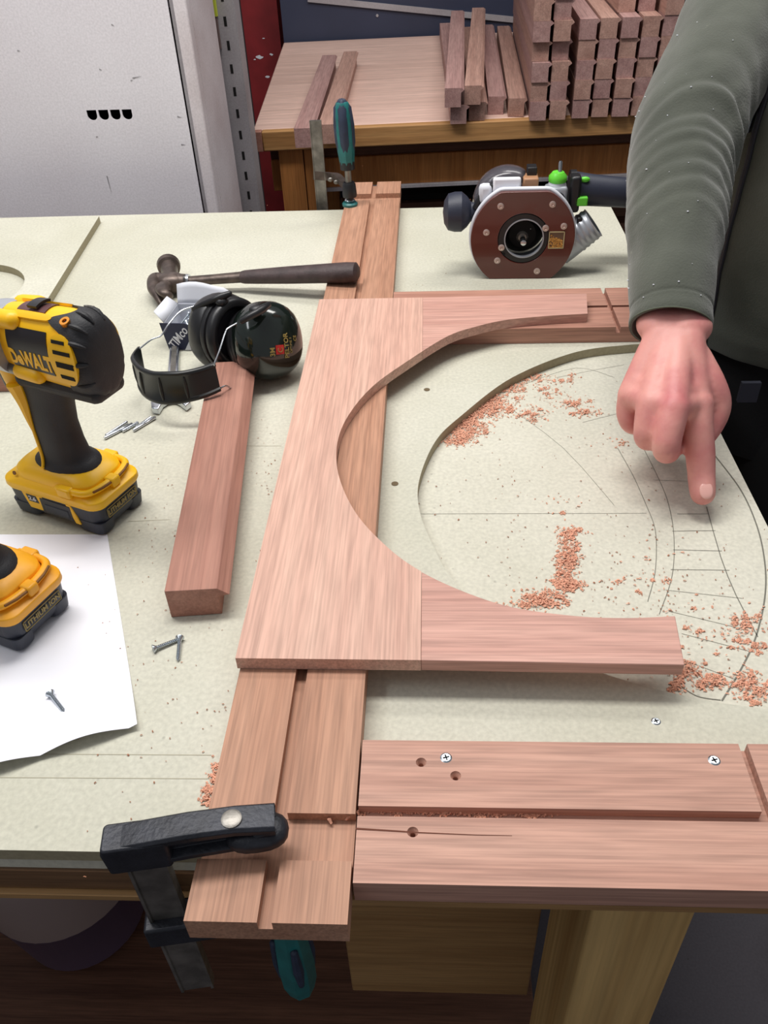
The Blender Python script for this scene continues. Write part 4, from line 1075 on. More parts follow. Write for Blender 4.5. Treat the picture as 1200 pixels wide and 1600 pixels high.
b2b('leg', W_leg, 1.6, 1.7, .01, .10, -.9, -.0465)
b2b('leg', W_leg, .055, .165, 1.05, 1.15, -.9, -.0465); b2b('leg', W_leg, 1.6, 1.7, 1.05, 1.15, -.9, -.0465)
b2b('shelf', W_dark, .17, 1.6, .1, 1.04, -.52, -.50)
# boards stored on the shelf under the bench
def stored(nm, lb, mat, x0, x1, y0, y1, z0, z1, cat='wooden board'):
    MB().box(x0, x1, y0, y1, z0, z1).build(nm, mat, bevel=.002, smooth=0, label=lb, cat=cat)
M_sh = Matrix.Rotation(R2, 4, 'Z')
def onb2(x, y): v = M_sh @ Vector((x, y, 0)); return v.x - .42, v.y + 2.13
def stor(nm, lb, mat, x0, x1, y0, y1, z0, z1, cat='wooden board', rz=0):
    o = MB().box(-(x1 - x0) / 2, (x1 - x0) / 2, -(y1 - y0) / 2, (y1 - y0) / 2, 0, z1 - z0).build(nm, mat, bevel=.002, smooth=0, loc=(0, 0, 0), label=lb, cat=cat)
    x, y = onb2((x0 + x1) / 2, (y0 + y1) / 2); o.location = (x, y, z0 + TZ); o.rotation_euler = (0, 0, R2 + rz)
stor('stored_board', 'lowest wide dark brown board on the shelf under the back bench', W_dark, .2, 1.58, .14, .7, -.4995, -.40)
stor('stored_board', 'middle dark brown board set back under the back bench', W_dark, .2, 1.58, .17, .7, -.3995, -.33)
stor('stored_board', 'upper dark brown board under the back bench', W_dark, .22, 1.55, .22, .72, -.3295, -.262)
stor('void_shade_sheet', 'black sheet standing in for the dark void above the boards under the back bench', M_void, .3, .98, .24, .8, -.2615, -.245, 'sheet')  # black slab put in as the unlit void above the boards
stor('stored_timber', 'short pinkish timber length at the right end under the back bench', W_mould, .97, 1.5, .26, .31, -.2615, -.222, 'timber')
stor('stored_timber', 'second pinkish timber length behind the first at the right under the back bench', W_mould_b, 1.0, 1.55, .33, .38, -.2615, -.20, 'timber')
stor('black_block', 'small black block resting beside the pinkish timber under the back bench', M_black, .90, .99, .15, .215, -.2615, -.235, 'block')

# ---------------------------------------------------------------- mouldings
MPROF = [(0, 0), (.0380, 0), (.0380, .031), (.0450, .0365), (.0388, .0410), (0, .0410)]
_mc = {}
def mould_at(x, y, z, rz, L, label, group, mat=None, tilt=0, prof=None, name='timber_length'):
    key = (round(L, 3), mat.name if mat else '', id(prof) if prof else 0)
    if key not in _mc:
        o = moulding(MB(), L, prof or MPROF).build(name, mat or W_mould, smooth=0, loc=(0, 0, 0)); _mc[key] = o
    else:
        o = _mc[key].copy(); col.objects.link(o)
    o.location = (x, y, z + TZ); o.rotation_euler = (tilt, 0, rz)
    o['label'] = label; o['category'] = 'timber'; o['group'] = group
    return o
ords = ['bottom', 'second', 'third', 'fourth', 'fifth', 'sixth', 'seventh', 'eighth']
cols_ = ['leftmost', 'second from left', 'third from left', 'fourth from left', 'fifth from left', 'sixth from left', 'seventh from left', 'rightmost']
random.seed(3)
cx = [P(x, 184, 0).x for x in (825.5, 857, 894, 925.5, 957.5, 989, 1021, 1053)]
yfr = [P(825, 186).y, P(857, 184).y, P(894, 178).y - .005, P(925, 177).y - .01, P(957, 176).y - .01, P(989, 174).y - .02, 2.21, 2.21]
rows = [7, 7, 5, 5, 6, 6, 6, 7]
cx = [.246 + .0464 * i + (.009 if i > 1 else 0) + (.002 if i > 3 else 0) for i in range(8)]
for c_ in range(8):
    for r_ in range(rows[c_]):
        y = 2.150 + .0035 * c_ + random.uniform(-.004, .004) - (.006 if r_ in (4,) and c_ < 2 else 0)
        if c_ < 2 and r_ == 3: y += .012
        if r_ == 5 and c_ in (4, 5): y += .07
        x = cx[c_] - .0012 * r_ * (1 if c_ < 2 else .2) + random.uniform(-.0008, .0008)
        mould_at(x, y, .0004 + r_ * .0414, math.radians(random.uniform(-.12, .12)) - .040, 1.0 + .02 * ((c_ * 3 + r_) % 3),
                 f'rebated timber end in the big stack, {ords[r_]} row up, {cols_[c_]} column', 'timber lengths in the big stack', W_mould_b if (c_ + r_) % 2 else W_mould)
def mould_px(near, far, z, label, group, mat=None, prof=None, zf=None):
    a = P(near[0], near[1], z + .041); b = P(far[0], far[1], (zf if zf is not None else z) + .041)
    d = b - a; d2 = math.hypot(d.x, d.y)
    return mould_at(a.x, a.y, z, math.atan2(d.y, d.x) - PI / 2, round(d2, 2), label, group, mat, prof=prof)
G = 'loose timber lengths left of the stack'
mould_px((763, 151), (751, 39), .0004, 'loose timber length on the bench second from the big stack', G)
mould_px((795, 154), (777, 41), .0004, 'loose timber length lying nearest the big stack', G, W_mould_b)
mould_px((704, 165), (687, 36), .0004, 'lower loose timber length at the far left under the crossed pair', G)
mould_px((733, 160), (722, 42), .0004, 'lower loose timber length between the crossed pair', G, W_mould_b)
mould_px((695, 138), (705, 17), .0418, 'upper loose timber length on the left of the raised pair', G)
mould_px((726, 134), (738, 12), .0418, 'upper loose timber length on the right of the raised pair', G, W_mould_b)
G = 'two timber lengths near the bench corner'
mould_px((459, 201), (504, 86), .0004, 'left one of the two timber lengths overhanging the bench front', G)
mould_px((497, 195), (537, 81), .0004, 'right one of the two timber lengths behind the upright clamp', G, W_mould_b)
# ---------------------------------------------------------------- blue panel, post, upright, cabinet
bp = thing('blue_panel', 'dark slate blue sheet panel leaning behind the back bench', 'panel', (*onb2(.72, 1.2), -.9), R2)
bpo = Vector(bp['_o']); bpr = Matrix.Rotation(-R2, 4, 'Z')
def bpl(x, y):
    v = bpr @ (PY(x, y, 3.30) - bpo); v.y = -.008; return v
MB().box(-.72, .95, 0, .02, 0.0, 1.35).build('sheet', M_blue, bp, smooth=0)
q = MB(); A_ = bpl(480, 0); B_2 = bpl(705, 25); dd = (B_2 - A_) * 1.6; up = Vector((0, 0, .009))
q.add([A_ - up, A_ + dd - up, A_ + dd + up, A_ + up, A_ - up + Vector((0, .008, 0)), A_ + dd - up + Vector((0, .008, 0)), A_ + dd + up + Vector((0, .008, 0)), A_ + up + Vector((0, .008, 0))], [(0, 1, 2, 3), (7, 6, 5, 4), (0, 4, 5, 1), (1, 5, 6, 2), (2, 6, 7, 3), (3, 7, 4, 0)])
q.build('diagonal_batten', M_grey, bp, smooth=0)
MB().lathe([(.005, 0), (.004, .003)], 12, Matrix.Translation(bpl(590, 28) + Vector((0, .008, 0))) @ Matrix.Rotation(PI / 2, 4, 'X')).build('screw', M_grey, bp)
MB().box(-.60, -.46, 3.56, 3.9, -.9, .5).build('dark_cabinet', plain('dark_cabinet_paint', (40, 38, 44), .6), bevel=.002, label='dark cabinet in shadow between the red post and the blue panel', cat='cabinet')

po = thing('red_steel_post', 'dark red painted steel post with chipped paint left of the back bench', 'post', ((PY(375, 0, 3.4).x + PY(432, 0, 3.4).x) / 2, 3.4, -.9))
PW = (PY(432, 0, 3.4).x - PY(375, 0, 3.4).x) / 2
MB().box(-PW, PW, 0, .01, 0, 2.6).box(-PW, PW, .11, .12, 0, 2.6).box(-.005, .005, .01, .11, 0, 2.6).build('post_section', M_red, po, bevel=.001)
ck = MB(); random.seed(2)
for (x, y, s) in ((405, 89, .012), (424, 85, .007), (418, 120, .007), (398, 93, .004), (412, 60, .004)):
    s *= 1.4; c = PY(x, y, 3.3995) - Vector(po['_o']); n = 9
    ck.add([c + Vector((s * random.uniform(.5, 1) * math.cos(2 * PI * k / n), -.0004, .45 * s * random.uniform(.5, 1) * math.sin(2 * PI * k / n))) for k in range(n)], [tuple(range(n))])
ck.build('chipped_paint', M_card, po, smooth=0)

up_ = thing('slotted_upright', 'pale grey slotted steel upright between the white cabinet and red post', 'upright', (-.43, 2.0, -.9))
CX = -.43
MB().box(-.028, .028, 0, .004, 0, 2.4).box(-.030, -.026, .004, .06, 0, 2.4).box(.026, .030, .004, .06, 0, 2.4).build('upright', M_grey, up_)
for k in range(22):
    z = .60 + k * .045
    MB().box(.004, .010, -.0006, .0002, z, z + .018).build('slot', M_void, up_, smooth=0)
MB().box(-.016, -.006, -.012, -.002, 1.16, 1.35).build('paper_tag', plain('yellow_green_tag', (190, 200, 60), .6), up_, smooth=0)
MB().box(-.026, -.008, -.010, -.001, 1.10, 1.16).build('brown_tag', plain('dark_tag', (110, 90, 88), .6), up_, smooth=0)

cb = thing('white_cabinet', 'tall white painted cabinet door with four black half-round holes', 'cabinet', (-.90, 1.75, -.9))
def cbx(v): return v - Vector(cb['_o'])
dr0, dr1 = -.60, PY(290, 170, 1.75).x + .90
# door with D shaped holes: plate plus recessed black cut-outs
dpoly = [(dr0, .02), (dr1, .02), (dr1, 2.0), (dr0, 2.0)]
door = MB().box(dr0, dr1, 0, .0025, .02, 2.0).build('door', M_white, cb, smooth=0)
for k in range(4):
    x = 142 + k * 18.4
    a = cbx(PY(x - 7.6, 172.5 - .4 * k, 1.7494)); b = cbx(PY(x + 7.6, 172 - .4 * k, 1.7494)); w_ = (b.x - a.x) / 2; c0 = (a.x + b.x) / 2; zt = (a.z + b.z) / 2
    pts = [(c0 - w_, zt), (c0 + w_, zt), (c0 + w_, zt - .010)] + [(c0 + w_ * math.cos(t_), zt - .010 - w_ * .9 * math.sin(t_)) for t_ in [PI * i / 12 for i in range(1, 12)]] + [(c0 - w_, zt - .010)]
    c = bpy.data.objects.new('cutter', MB().add([(p[0], -.01, p[1]) for p in pts] + [(p[0], .03, p[1]) for p in pts], [tuple(range(len(pts))), tuple(reversed(range(len(pts), 2 * len(pts))))] + [(i, (i + 1) % len(pts), len(pts) + (i + 1) % len(pts), len(pts) + i) for i in range(len(pts))]).mesh('cutter'))
    col.objects.link(c); c.location = cb.location
    m = door.modifiers.new('cut', 'BOOLEAN'); m.object = c; m.solver = 'EXACT'; bpy.context.view_layer.update(); bake(door); bpy.data.objects.remove(c)
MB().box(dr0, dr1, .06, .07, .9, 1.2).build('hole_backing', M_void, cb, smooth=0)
fx1 = PY(338, 300, 1.74).x + .90
MB().box(dr1 + .004, dr1 + .012, -.002, .02, 0, 2.0).build('door_seal', M_grey, cb, smooth=0)
MB().box(dr1 + .012, fx1, -.012, .02, 0, 2.0).build('frame_stile', M_whitefr, cb, bevel=.004)
MB().box(fx1 - .006, fx1, .02, .21, 0, 2.0).build('side_panel', M_whitefr, cb, smooth=0)
MB().box(dr0, fx1 - .007, .20, .21, 0, 2.0).build('back_panel', M_whitefr, cb, smooth=0)
sc_ = MB()
for (x0, y0, x1, y1) in ((207, 122, 222, 119), (204, 126, 208, 125), (167, 275, 175, 305), (174, 38, 179, 41), (277, 182, 285, 184), (283, 226, 291, 226), (27, 79, 32, 80), (155, 108, 160, 110), (150, 214, 154, 213)):
    a, b = cbx(PY(x0, y0, 1.7494)), cbx(PY(x1, y1, 1.7494)); n_ = (b - a).cross(Vector((0, 1, 0))).normalized() * .0012
    sc_.add([a - n_, b, a + n_], [(0, 1, 2)])
sc_.build('scuff_marks', plain('grey_scuff', (150, 146, 150), .7), cb, smooth=0)

# ---------------------------------------------------------------- under the near bench
jg = thing('plastic_jug', 'squat translucent plastic container half full, standing under the bench', 'container', (-.585, .66, -.8815))
def jr(r, z, n=36): return [(r * math.cos(2 * PI * j / n) * 1.0, r * math.sin(2 * PI * j / n), z) for j in range(n)]
MB().loft([jr(.085, .002), jr(.10, .012), jr(.118, .15), jr(.120, .152)]).build('lower_body', M_jugl, jg, label='darker lower part filled with liquid')
MB().loft([jr(.1195, .1525), jr(.128, .28), jr(.122, .33), jr(.06, .40), jr(.035, .41), jr(.035, .44)]).build('upper_body', M_jug, jg)
MB().lathe([(.038, .44), (.038, .47), (.034, .473)], 24).build('cap', M_black, jg)
MB().box(-1.1, .16, .40, 1.0, -.8995, -.882).build('floor_plinth', W_dark, bevel=.002, smooth=0, label='dark brown board on the floor below the plywood panel, extended left to darken the floor', cat='board')  # left part added to darken the floor under the bench

# ---------------------------------------------------------------- shavings
random.seed(11)
def chips(name, label, blobs, n, z0, mat, size=(.0005, .0016), heap=.003):
    mb = MB(); V = []; F = []
    W_ = [b[4] for b in blobs]
    mc_ = []
    for _ in range(max(12, n // 30)):
        b_ = random.choices(blobs, W_)[0]; mc_.append((random.gauss(b_[0], b_[2]), random.gauss(b_[1], b_[3]), random.uniform(1.2, 4.5)))
    for k in range(n):
        cx_, cy_, rx, ry, _w = random.choices(blobs, W_)[0]
        x = random.gauss(cx_, rx); y = random.gauss(cy_, ry)
        if heap > .001 and random.random() < .72:
            u_ = random.choice(mc_); x = random.gauss(u_[0], u_[2]); y = random.gauss(u_[1], u_[2] * .6)
        p = P(x, y, z0)
        if p.x > .330: continue
        dd = math.exp(-((x - cx_) / rx) ** 2 / 2 - ((y - cy_) / ry) ** 2 / 2)
        z = z0 + .0004 + random.random() * heap * dd * min(1, _w)
        s = random.uniform(*size); a = random.uniform(0, 2 * PI); d = Vector((math.cos(a), math.sin(a), random.uniform(-.3, .3))) * s; e = Vector((-math.sin(a), math.cos(a), random.uniform(-.5, .5))) * s * random.uniform(.25, .6)
        q = Vector((p.x, p.y, z)); b0 = len(V); lift = Vector((0, 0, s * .5))
        V += [q - d - e, q - d + e, q + lift - e, q + lift + e, q + d - e, q + d + e]; F += [(b0, b0 + 1, b0 + 3, b0 + 2), (b0 + 2, b0 + 3, b0 + 5, b0 + 4)]
    mb.add(V, F); mb.build(name, mat, smooth=0, label=label, cat='shavings', kind='stuff')
HZ = -.012
chips('wood_shavings', 'orange wood shavings heaped along the far left rim of the round cut-out',
      [(722, 662, 10, 7, 1), (735, 648, 14, 8, 1), (750, 632, 18, 9, 1.2), (770, 620, 20, 8, 1), (795, 604, 22, 6, .7), (715, 685, 10, 6, .8), (740, 672, 12, 6, .6), (830, 590, 30, 4, .35), (775, 640, 14, 8, .5)], 6500, HZ, M_chip)
chips('wood_shavings', 'thin scatter of shavings right of the far left heap',
      [(832, 648, 14, 7, 1), (862, 622, 22, 10, .5), (890, 632, 12, 4, .7), (912, 645, 8, 4, .7), (850, 605, 20, 8, .3), (945, 680, 20, 14, .2)], 900, HZ, M_chip)
chips('wood_shavings', 'column of orange shavings down the middle of the round cut-out',
      [(884, 850, 9, 14, 1), (888, 872, 10, 10, 1), (880, 900, 11, 10, 1), (890, 915, 12, 5, 1), (893, 830, 14, 5, .5), (850, 935, 22, 7, 1.5), (830, 945, 26, 4, .8), (880, 790, 20, 14, .1)], 2600, HZ, M_chip)
chips('wood_shavings', 'loose shavings beyond the right end of the lower panel arm',
      [(1075, 1050, 14, 8, 1), (1110, 1068, 14, 6, 1), (1060, 1075, 8, 6, .4), (1165, 1070, 14, 12, 1), (1185, 1085, 12, 8, .8), (1160, 1065, 20, 10, .4), (1150, 990, 22, 14, .5), (1180, 965, 12, 10, .4), (1160, 980, 10, 10, .4), (1080, 1000, 50, 40, .6), (1030, 900, 40, 30, .25), (985, 905, 30, 10, .2), (1185, 1010, 12, 4, .5)], 2200, HZ, M_chip)
chips('wood_dust', 'fine dark specks scattered all over the round cut-out', [(930, 780, 170, 120, 1), (1000, 950, 110, 60, 1)], 500, HZ, M_chipd, (.0004, .0012), .0005)
chips('wood_shavings', 'small pile of shavings on the MDF left of the stile near the clamp', [(325, 1240, 6, 10, 1), (335, 1215, 3, 14, .6)], 350, .0002, M_chip, heap=.002)
chips('wood_dust', 'shavings caught in the groove of the near rail', [(720, 1271, 40, 1.6, 1), (640, 1270, 60, 1.4, .5), (830, 1274, 50, 1.2, .6)], 700, ZT - GD, M_chip, (.0005, .0014), .002)
chips('wood_dust', 'sparse specks of wood dust on the left of the bench', [(260, 880, 60, 90, 1), (420, 740, 10, 40, .4), (300, 1150, 120, 80, .6), (600, 400, 200, 60, .6)], 260, .0002, M_chipd, (.0004, .0010), .0004)
for x, y, dx, dy, lb in ((512, 1279, 6, 8, 'tiny curled chip on the stile housing, left one'), (540, 1281, 12, -7, 'tiny curled chip on the stile housing, right one')):
    a, b = P(x, y, .0158), P(x + dx, y + dy, .0162); MB().tube([a, (a + b) / 2 + Vector((0, 0, .002)), b], [.0008, .0014, .0008], 6).build('wood_curl', M_chip, label=lb, cat='shaving')

# ================================================================ PERSON
pe = thing('person', 'person in green fleece and black trousers, one finger pointing down on the bench', 'person', (.50, 1.16, -.9))
pp0 = Vector(pe['_o'])
def hand(mb, wr, mcps, fingers, thumb, palm_r=.013):
    la = (mcps[0] - mcps[-1]).normalized()
    for m, o_ in zip(mcps, (.013, .004, -.004, -.013)): mb.tube([wr + la * o_ * (1 - u) + (m - wr) * u for u in (0, .35, .7, 1)], [.0165, .0160, .0150, .0140], 16, round_ends=True)
    for a, b in zip(mcps, mcps[1:]):
        for u in (.2, .4, .6, .8, .97): mb.tube([wr + (a - wr) * u - Vector((0, 0, .0008)), wr + (b - wr) * u - Vector((0, 0, .0008))], .0140, 14, round_ends=True)
    for (pts, rr) in fingers: 
        pts = catmull(pts, 4); n = len(pts); r = [rr[0] + (rr[1] - rr[0]) * i / (n - 1) for i in range(n)]
        mb.tube(pts, r, 16, round_ends=True)
    pts = catmull(thumb, 4); n = len(pts); mb.tube(pts, [.0165 - .0065 * i / (n - 1) for i in range(n)], 16, round_ends=True)
body = MB()
wr = P(1054, 528, .128)
mc = [P(1089, 632, .084), P(1053, 638, .092), P(1017, 630, .088), P(986, 618, .080)]
fi = [([mc[0], P(1090, 668, .066), P(1094, 705, .046), P(1096, 742, .026), P(1098, 770, .0135)], (.0162, .0126)),
      ([mc[1], P(1044, 676, .074), P(1041, 702, .058), P(1045, 700, .040), P(1050, 676, .032)], (.0152, .0118)),
      ([mc[2], P(1012, 660, .072), P(1010, 682, .058), P(1016, 684, .042), P(1026, 664, .034)], (.0142, .0110)),
      ([mc[3], P(981, 638, .066), P(983, 656, .054), P(992, 664, .042), P(1004, 654, .036)], (.0128, .0098))]
th = [P(1086, 560, .112), P(1110, 600, .094), P(1122, 632, .076), P(1114, 662, .060), P(1098, 688, .048)]
hand(body, wr, mc, fi, th)
el = PD(1062, 215, .95); wr2 = P(1052, 490, .140)
up3 = (wr2 - wr).normalized(); lat = (mc[0] - mc[3]).normalized()
for s in (-.020, -.008, .008, .020):
    body.tube([wr + lat * s * .62, wr2 + lat * s * .9, wr2 + (el - wr2) * .25 + lat * s, wr2 + (el - wr2) * .6 + lat * s * 1.3, el], [.0150, .0160, .0185, .024, .028], 18, round_ends=True)
for k_ in (-.012, 0, .012): body.ell((wr + wr2) / 2 + lat * k_, (.026, .024, .019), seg=18, rows=10)
# knuckles
for m, r in zip(mc, (.0128, .0132, .0125, .0115)): body.ell(m + Vector((0, .002, .003)), (r, r, r), seg=14, rows=8)
shR = PD(1215, -70, 1.10)
nk = Vector((.605, 1.02, .56)); 
Rv = Vector((-.50, .86, 0)); Fv = Vector((-.86, -.50, 0))
shR = PD(1205, -75, 1.10); tc = Vector((.51, 1.15, .30)); nk = Vector((.545, 1.165, .57)); shL = Vector((.635, 1.03, .47))
body.tube(catmull([el, PD(1082, 185, .972), PD(1120, 100, 1.005), PD(1160, 15, 1.045), shR, Vector((.47, 1.29, .43))], 3), [.028 + .0008 * i for i in range(16)], 18, round_ends=True)
body.tube([Vector((.49, 1.125, .0)), Vector((.497, 1.135, .15)), tc, Vector((.53, 1.165, .42))], [.09, .09, .10, .095], 24, round_ends=True)
body.tube([Vector((.47, 1.28, .42)), Vector((.535, 1.17, .45)), shL], [.036, .050, .036], 18, round_ends=True)
body.tube([Vector((.535, 1.17, .46)), nk, nk + Vector((-.025, -.015, .07))], [.055, .050, .050], 20, round_ends=True)
hc_ = nk + Vector((-.062, -.037, .118)); Fh = Vector((-.72, -.45, -.45)).normalized(); Uh = (Vector((-.3, -.2, 1)) - Fh * Vector((-.3, -.2, 1)).dot(Fh)).normalized(); Sh = Uh.cross(Fh)
MH = Matrix((Sh, Fh, Uh)).transposed().to_4x4(); MH.translation = hc_      # x side, y face, z up
body.ell((0, -.012, .025), (.074, .090, .088), MH, 28, 18)
body.ell((0, .020, -.045), (.056, .060, .062), MH, 24, 14)
body.ell((0, .058, -.082), (.026, .020, .018), MH, 16, 10)
body.tube([(0, .078, .012), (0, .094, -.012), (0, .098, -.024)], [.007, .010, .012], 12, MH, round_ends=True)
body.tube([(-.030, .078, .022), (0, .084, .024), (.030, .078, .022)], [.008, .009, .008], 12, MH, round_ends=True)
for s in (-1, 1):
    body.ell((s * .012, .088, -.026), (.007, .008, .006), MH, 12, 8)
    body.ell((s * .077, -.005, -.006), (.007, .018, .030), MH, 16, 10)
body.tube([(-.018, .078, -.052), (0, .083, -.051), (.018, .078, -.052)], [.004, .0055, .004], 10, MH, round_ends=True)
body.tube([(-.014, .078, -.060), (0, .083, -.060), (.014, .078, -.060)], [.004, .006, .004], 10, MH, round_ends=True)
# left arm hanging by the side with a relaxed hand
elL = Vector((.72, .93, .20)); wrL = Vector((.66, .84, -.02))
body.tube([shL, (shL + elL) / 2, elL], [.036, .038, .034], 18, round_ends=True)
body.tube([elL, (elL + wrL) / 2, wrL], [.032, .028, .019], 18, round_ends=True)
dl = (wrL - elL).normalized(); sl_ = Vector((.8, .55, 0)).normalized(); dn = dl.cross(sl_).normalized()
mL = [wrL + dl * .085 + sl_ * k for k in (-.03, -.01, .01, .029)]
fL = [([m, m + dl * .035 + dn * -.004 * 0, m + dl * (.058 * q) - Vector((0, -.012, 0)), m + dl * (.078 * q) + Vector((0, .03, 0)) * .8], (.0105, .0075)) for m, q in zip(mL, (1, 1.12, 1.05, .88))]
hand(body, wrL, mL, fL, [wrL + dl * .02 - sl_ * .02, wrL + dl * .05 - sl_ * .045, wrL + dl * .09 - sl_ * .055])
bo = body.build('body', M_skin, pe, smooth=0, world=True)
m = bo.modifiers.new('r', 'REMESH'); m.mode = 'VOXEL'; m.voxel_size = .0021; m.use_smooth_shade = True
m = bo.modifiers.new('s', 'SMOOTH'); m.iterations = 12; m.factor = .5
bake(bo); bo.data.shade_smooth()
bo.data.materials.clear(); bo.data.materials.append(M_skin)
def pw(v): return Vector(v) - pp0
# finger nail on the pointing finger
tip = fi[0][0][-1]; dirf = (fi[0][0][-1] - fi[0][0][-2]).normalized(); nrm = Vector((0.0, -.62, .62)); nrm = (nrm - dirf * nrm.dot(dirf)).normalized()
MN = frame(pw(tip + nrm * .0108 - dirf * .0005), nrm, dirf)
MB().ell((0, 0, 0), (.0084, .0066, .0020), MN, e=.88).build('fingernail', M_nail, pe)
# face details and hair
def hw(p): return pw(MH @ Vector(p))
for s in (-1, 1):
    MB().ell(hw((s * .030, .0700, .006)), (.0110, .0110, .0085)).build('eye', M_eye, pe)
    MB().ell(hw((s * .030, .0785, .004)), (.0040, .0040, .0040)).build('iris', M_iris, pe)
    MB().tube([hw((s * .014, .088, .028)), hw((s * .030, .088, .033)), hw((s * .048, .074, .027))], [.003, .0035, .002], 8, round_ends=True).build('eyebrow', M_hair, pe)
MB().tube([hw((-.020, .086, -.056)), hw((0, .0905, -.056)), hw((.020, .086, -.056))], [.0015, .0032, .0015], 8, round_ends=True).build('lips', M_lip, pe)
hr = MB(); rings = []
for i in range(15):
    ph = PI / 2 * (1 - i / 14 * 1.28)
    rings.append([MH @ Vector(((.080 * math.cos(ph) + .0006 * ((j * 7) % 3)) * math.cos(2 * PI * j / 40), (.097 * math.cos(ph)) * math.sin(2 * PI * j / 40) * (.90 if math.sin(2 * PI * j / 40) > 0 and i > 9 else 1) - .014, max(.028 + .092 * math.sin(ph), (.052 if math.sin(2 * PI * j / 40) > .2 else -.045)))) - pp0 for j in range(40)])
hr.loft(rings, False); o = hr.build('hair', M_hair, pe, smooth=60); m = o.modifiers.new('s', 'SOLIDIFY'); m.thickness = .003

# fleece jacket: sleeves and torso joined in one garment mesh
jk = MB()
sl = [(PD(1047, 512, .846), .0395), (PD(1048, 495, .850), .0405), (PD(1050, 430, .868), .0440), (PD(1056, 340, .900), .0520), (PD(1062, 260, .935), .0570), (PD(1080, 190, .965), .0620), (PD(1120, 105, 1.0), .0640), (PD(1158, 20, 1.04), .0700), (PD(1205, -70, 1.09), .0780), (PD(1250, -140, 1.14), .078)]
cps = catmull([p for p, r in sl], 26); nr = len(cps); rad = []
for i in range(nr):
    u = i / 26; k = min(int(u), len(sl) - 2); t_ = u - k; t_ = t_ * t_ * (3 - 2 * t_); rad.append(sl[k][1] * (1 - t_) + sl[k + 1][1] * t_)
arc_l = [0]
for i in range(1, nr): arc_l.append(arc_l[-1] + (cps[i] - cps[i - 1]).length)
eu = arc_l[26 * 5]        # elbow arc length
def bump(x, c, w_): return math.exp(-((x - c) / w_) ** 2)
def sleeve_r(i, a):
    s = arc_l[i]; q = 0
    ph = .012 * math.cos(a - .4) + .006 * math.sin(2 * a + 1)
    for c, h, w_ in ((.105, .8, .007), (.128, 1.5, .008), (.150, 1.7, .0085), (.172, 1.9, .009), (.194, 2.0, .009), (.215, 2.0, .009), (.240, 4.2, .012), (.285, 2.0, .018), (.32, 1.2, .018), (.37, 1.0, .02)):
        cc = c + ph * (1 + 1.2 * (c > .23)) + .004 * mnoise.noise(Vector((math.cos(a) * 1.5, math.sin(a) * 1.5, c * 50)))
        q += h * (.55 + .45 * math.cos(a - .2 * c * 30)) * (bump(s, cc, w_) - .55 * bump(s, cc + w_ * 1.25, w_ * .6))
    q += 1.6 * mnoise.noise(Vector((math.cos(a) * 2, math.sin(a) * 2, s * 18)))
    q += .8 * mnoise.noise(Vector((math.cos(a) * 4, math.sin(a) * 4, s * 40)))
    hem = 1.0 * bump(s, .004, .006) - .9 * bump(s, .020, .0016)
    return (q * min(1, max(0, (s - .03) / .05)) * 1.25 + hem) * .001
segN = 96; rings = []; uvec = None
for i in range(nr):
    t_ = (cps[min(i + 1, nr - 1)] - cps[max(i - 1, 0)]).normalized()
    if uvec is None: uvec = Vector((0, 0, 1))
    uvec = (uvec - t_ * uvec.dot(t_)).normalized(); wv = t_.cross(uvec); rg = []
    for j in range(segN):
        a = 2 * PI * j / segN; r = rad[i] + sleeve_r(i, a)
        rg.append(cps[i] + uvec * r * math.cos(a) * .96 + wv * r * math.sin(a))
    rings.append(rg)
inner = []
t_ = (cps[1] - cps[0]).normalized()
for dd, k in ((0, .94), (.012, .90), (.06, .82)):
    inner.append([cps[0] + t_ * dd + (v - cps[0]) * k for v in rings[0]])
jk.loft(list(reversed(inner)) + rings, False)
sleeve = jk.build('jacket_sleeve', M_fleece, pe, smooth=80, world=True)
ca = MB(); ca.tube([rings[4][j] for j in range(0, segN, 2)] + [rings[4][0]], .0006, 5)
ca.build('cuff_seam', plain('fleece_seam', (96, 104, 88), .9), pe, world=True)
tr_ = MB(); rings = []
HT = [(-.035, .160, .122), (-.02, .162, .124), (.06, .166, .126), (.16, .168, .128), (.26, .176, .130), (.36, .180, .124), (.43, .172, .112), (.48, .14, .092), (.515, .09, .075), (.545, .066, .066), (.575, .062, .062)]
ctr = [Vector((.493, 1.125, 0)), Vector((.500, 1.150, .3)), Vector((.552, 1.168, .58))]
HTs = catmull([Vector(h) for h in HT], 9)
for h in HTs:
    z, rx, ry = h; u = min(1, max(0, z / .56)); c = ctr[0] * (1 - u) ** 2 + 2 * ctr[1] * u * (1 - u) + ctr[2] * u * u; rg = []
    for j in range(120):
        a = 2 * PI * j / 120
        f_ = 1 + .035 * mnoise.noise(Vector((math.cos(a) * 2.2, math.sin(a) * 2.2, z * 7 + a * 0))) + .022 * mnoise.noise(Vector((math.cos(a) * 4, math.sin(a) * 4, z * 22)))
        if z < 0: f_ += .02
        rg.append(Vector((c.x, c.y, z)) + Rv * rx * f_ * math.cos(a) + Fv * ry * f_ * math.sin(a))
    rings.append(rg)
tr_.loft(rings, False); o = tr_.build('jacket', M_fleece, pe, smooth=80, world=True); m = o.modifiers.new('s', 'SOLIDIFY'); m.thickness = .004
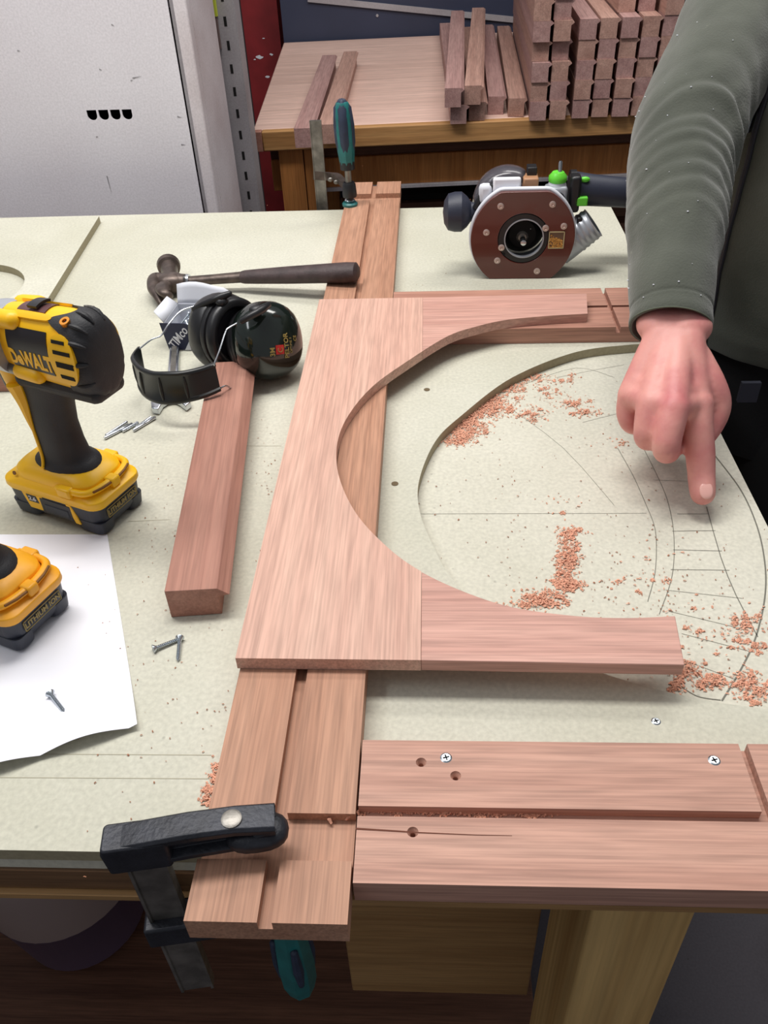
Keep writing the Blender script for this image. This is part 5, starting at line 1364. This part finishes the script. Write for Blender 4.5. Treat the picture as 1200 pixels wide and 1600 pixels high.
# zip up the front
zi = MB(); zp = [r[30] + Fv * .002 for r in rings[2:78]]
zi.tube(zp, .0035, 8); zi.build('zip', plain('dark_zip', (40, 38, 46), .5), pe, world=True)
zl = MB(); zl.tube([r[29] + Fv * .004 for r in rings[34:38]], .004, 8); zl.build('zip_pull', M_steel, pe, world=True)
lf_ = MB(); lf_.tube([shL + Vector((-.07, .07, .0)), shL + Vector((-.03, .03, .0)), shL + Vector((0, 0, -.01)), (shL + elL) / 2, elL, elL + (wrL - elL) * .5, wrL - dl * .005], [.070, .080, .078, .066, .056, .050, .040], 48, wob=lambda u, a: 1 + .03 * math.sin(u * 70 + a))
lf_.build('jacket_sleeve', M_fleece, pe, smooth=80, world=True)
# trousers
tz = MB()
hipc = Vector((.500, 1.135, 0))
def el_r(c, rx, ry, z, n=48): return [Vector((c.x, c.y, z)) + Rv * rx * math.cos(2 * PI * j / n) + Fv * ry * math.sin(2 * PI * j / n) for j in range(n)]
tz.loft([el_r(hipc, .150, .112, .03), el_r(hipc, .155, .117, -.05), el_r(hipc, .160, .12, -.12), el_r(hipc, .158, .118, -.19)])
for s in (1, -1):
    k0 = hipc + Rv * .088 * s; k1 = hipc + Rv * .10 * s + Fv * .05; k2 = hipc + Rv * .11 * s + Fv * (.07 if s == 1 else -.02)
    rr_ = []
    for u in [i / 24 for i in range(25)]:
        c = k0 * (1 - u) ** 2 + 2 * k1 * u * (1 - u) + k2 * u * u; z = -.14 - .68 * u; r = .088 - .028 * min(1, u * 1.4) + .002 * math.sin(u * 60) * (u > .6)
        rr_.append(el_r(c, r, r * 1.02, z, 36))
    tz.loft(rr_)
tz.build('trousers', M_trous, pe, smooth=70, world=True)
MB().box(-.012, .012, -.003, .003, -.014, .014).build('trouser_loop', plain('grey_label', (58, 60, 72), .6), pe).location = pw(PD(1170, 612, 1.06))
for s in (1, -1):
    k2 = hipc + Rv * .11 * s + Fv * (.07 if s == 1 else -.02)
    bt = MB(); MBt = Matrix((Rv, Fv, Vector((0, 0, 1)))).transposed().to_4x4(); MBt.translation = pw((k2.x, k2.y, -.9))
    bt.loft([[(x * k, y * l + .05 * 0, z) for x, y in [(.046 * math.copysign(abs(math.cos(q)) ** .8, math.cos(q)), .05 + .135 * math.copysign(abs(math.sin(q)) ** .8, math.sin(q))) for q in [2 * PI * j / 36 for j in range(36)]]] for z, k, l in ((.001, .98, .98), (.012, 1.02, 1.0), (.03, 1.0, .99), (.055, .9, .90), (.075, .75, .7))], True, MBt)
    bt.loft([[(.042 * math.cos(q), -.01 + .05 * math.sin(q), z) for q in [2 * PI * j / 36 for j in range(36)]] for z in (.03, .16)], True, MBt)
    bt.build('boot', M_boot, pe, smooth=50)
    for q in range(4):
        MB().tube([MBt @ Vector((-.02, .10 - q * .018, .066 + q * .006)), MBt @ Vector((0, .10 - q * .018, .074 + q * .006)), MBt @ Vector((.02, .10 - q * .018, .066 + q * .006))], .002, 6).build('bootlace', M_dull, pe)

nest(pe, 'jacket', ('zip', 'zip_pull')); nest(pe, 'boot', ('bootlace',), centroid); nest(pe, 'jacket_sleeve', ('cuff_seam',), centroid)
# saw dust specks on the fleece sleeve
random.seed(21); sm = MB()
for k in range(34):
    i = random.randrange(26, 26 * 6); a = random.uniform(-1.9, .9); 
    t_ = (cps[min(i + 1, nr - 1)] - cps[i - 1]).normalized(); u_ = Vector((0, 0, 1)); u_ = (u_ - t_ * u_.dot(t_)).normalized(); w_ = t_.cross(u_)
    c = cps[i] + (u_ * math.cos(a) * .96 + w_ * math.sin(a)) * (rad[i] + sleeve_r(i, a) + .0006); s_ = random.uniform(.0003, .0012)
    sm.ell(c, (s_, s_ * .8, s_ * .6), seg=6, rows=4)
sm.build('dust_specks', M_card, pe, world=True, kind='stuff')
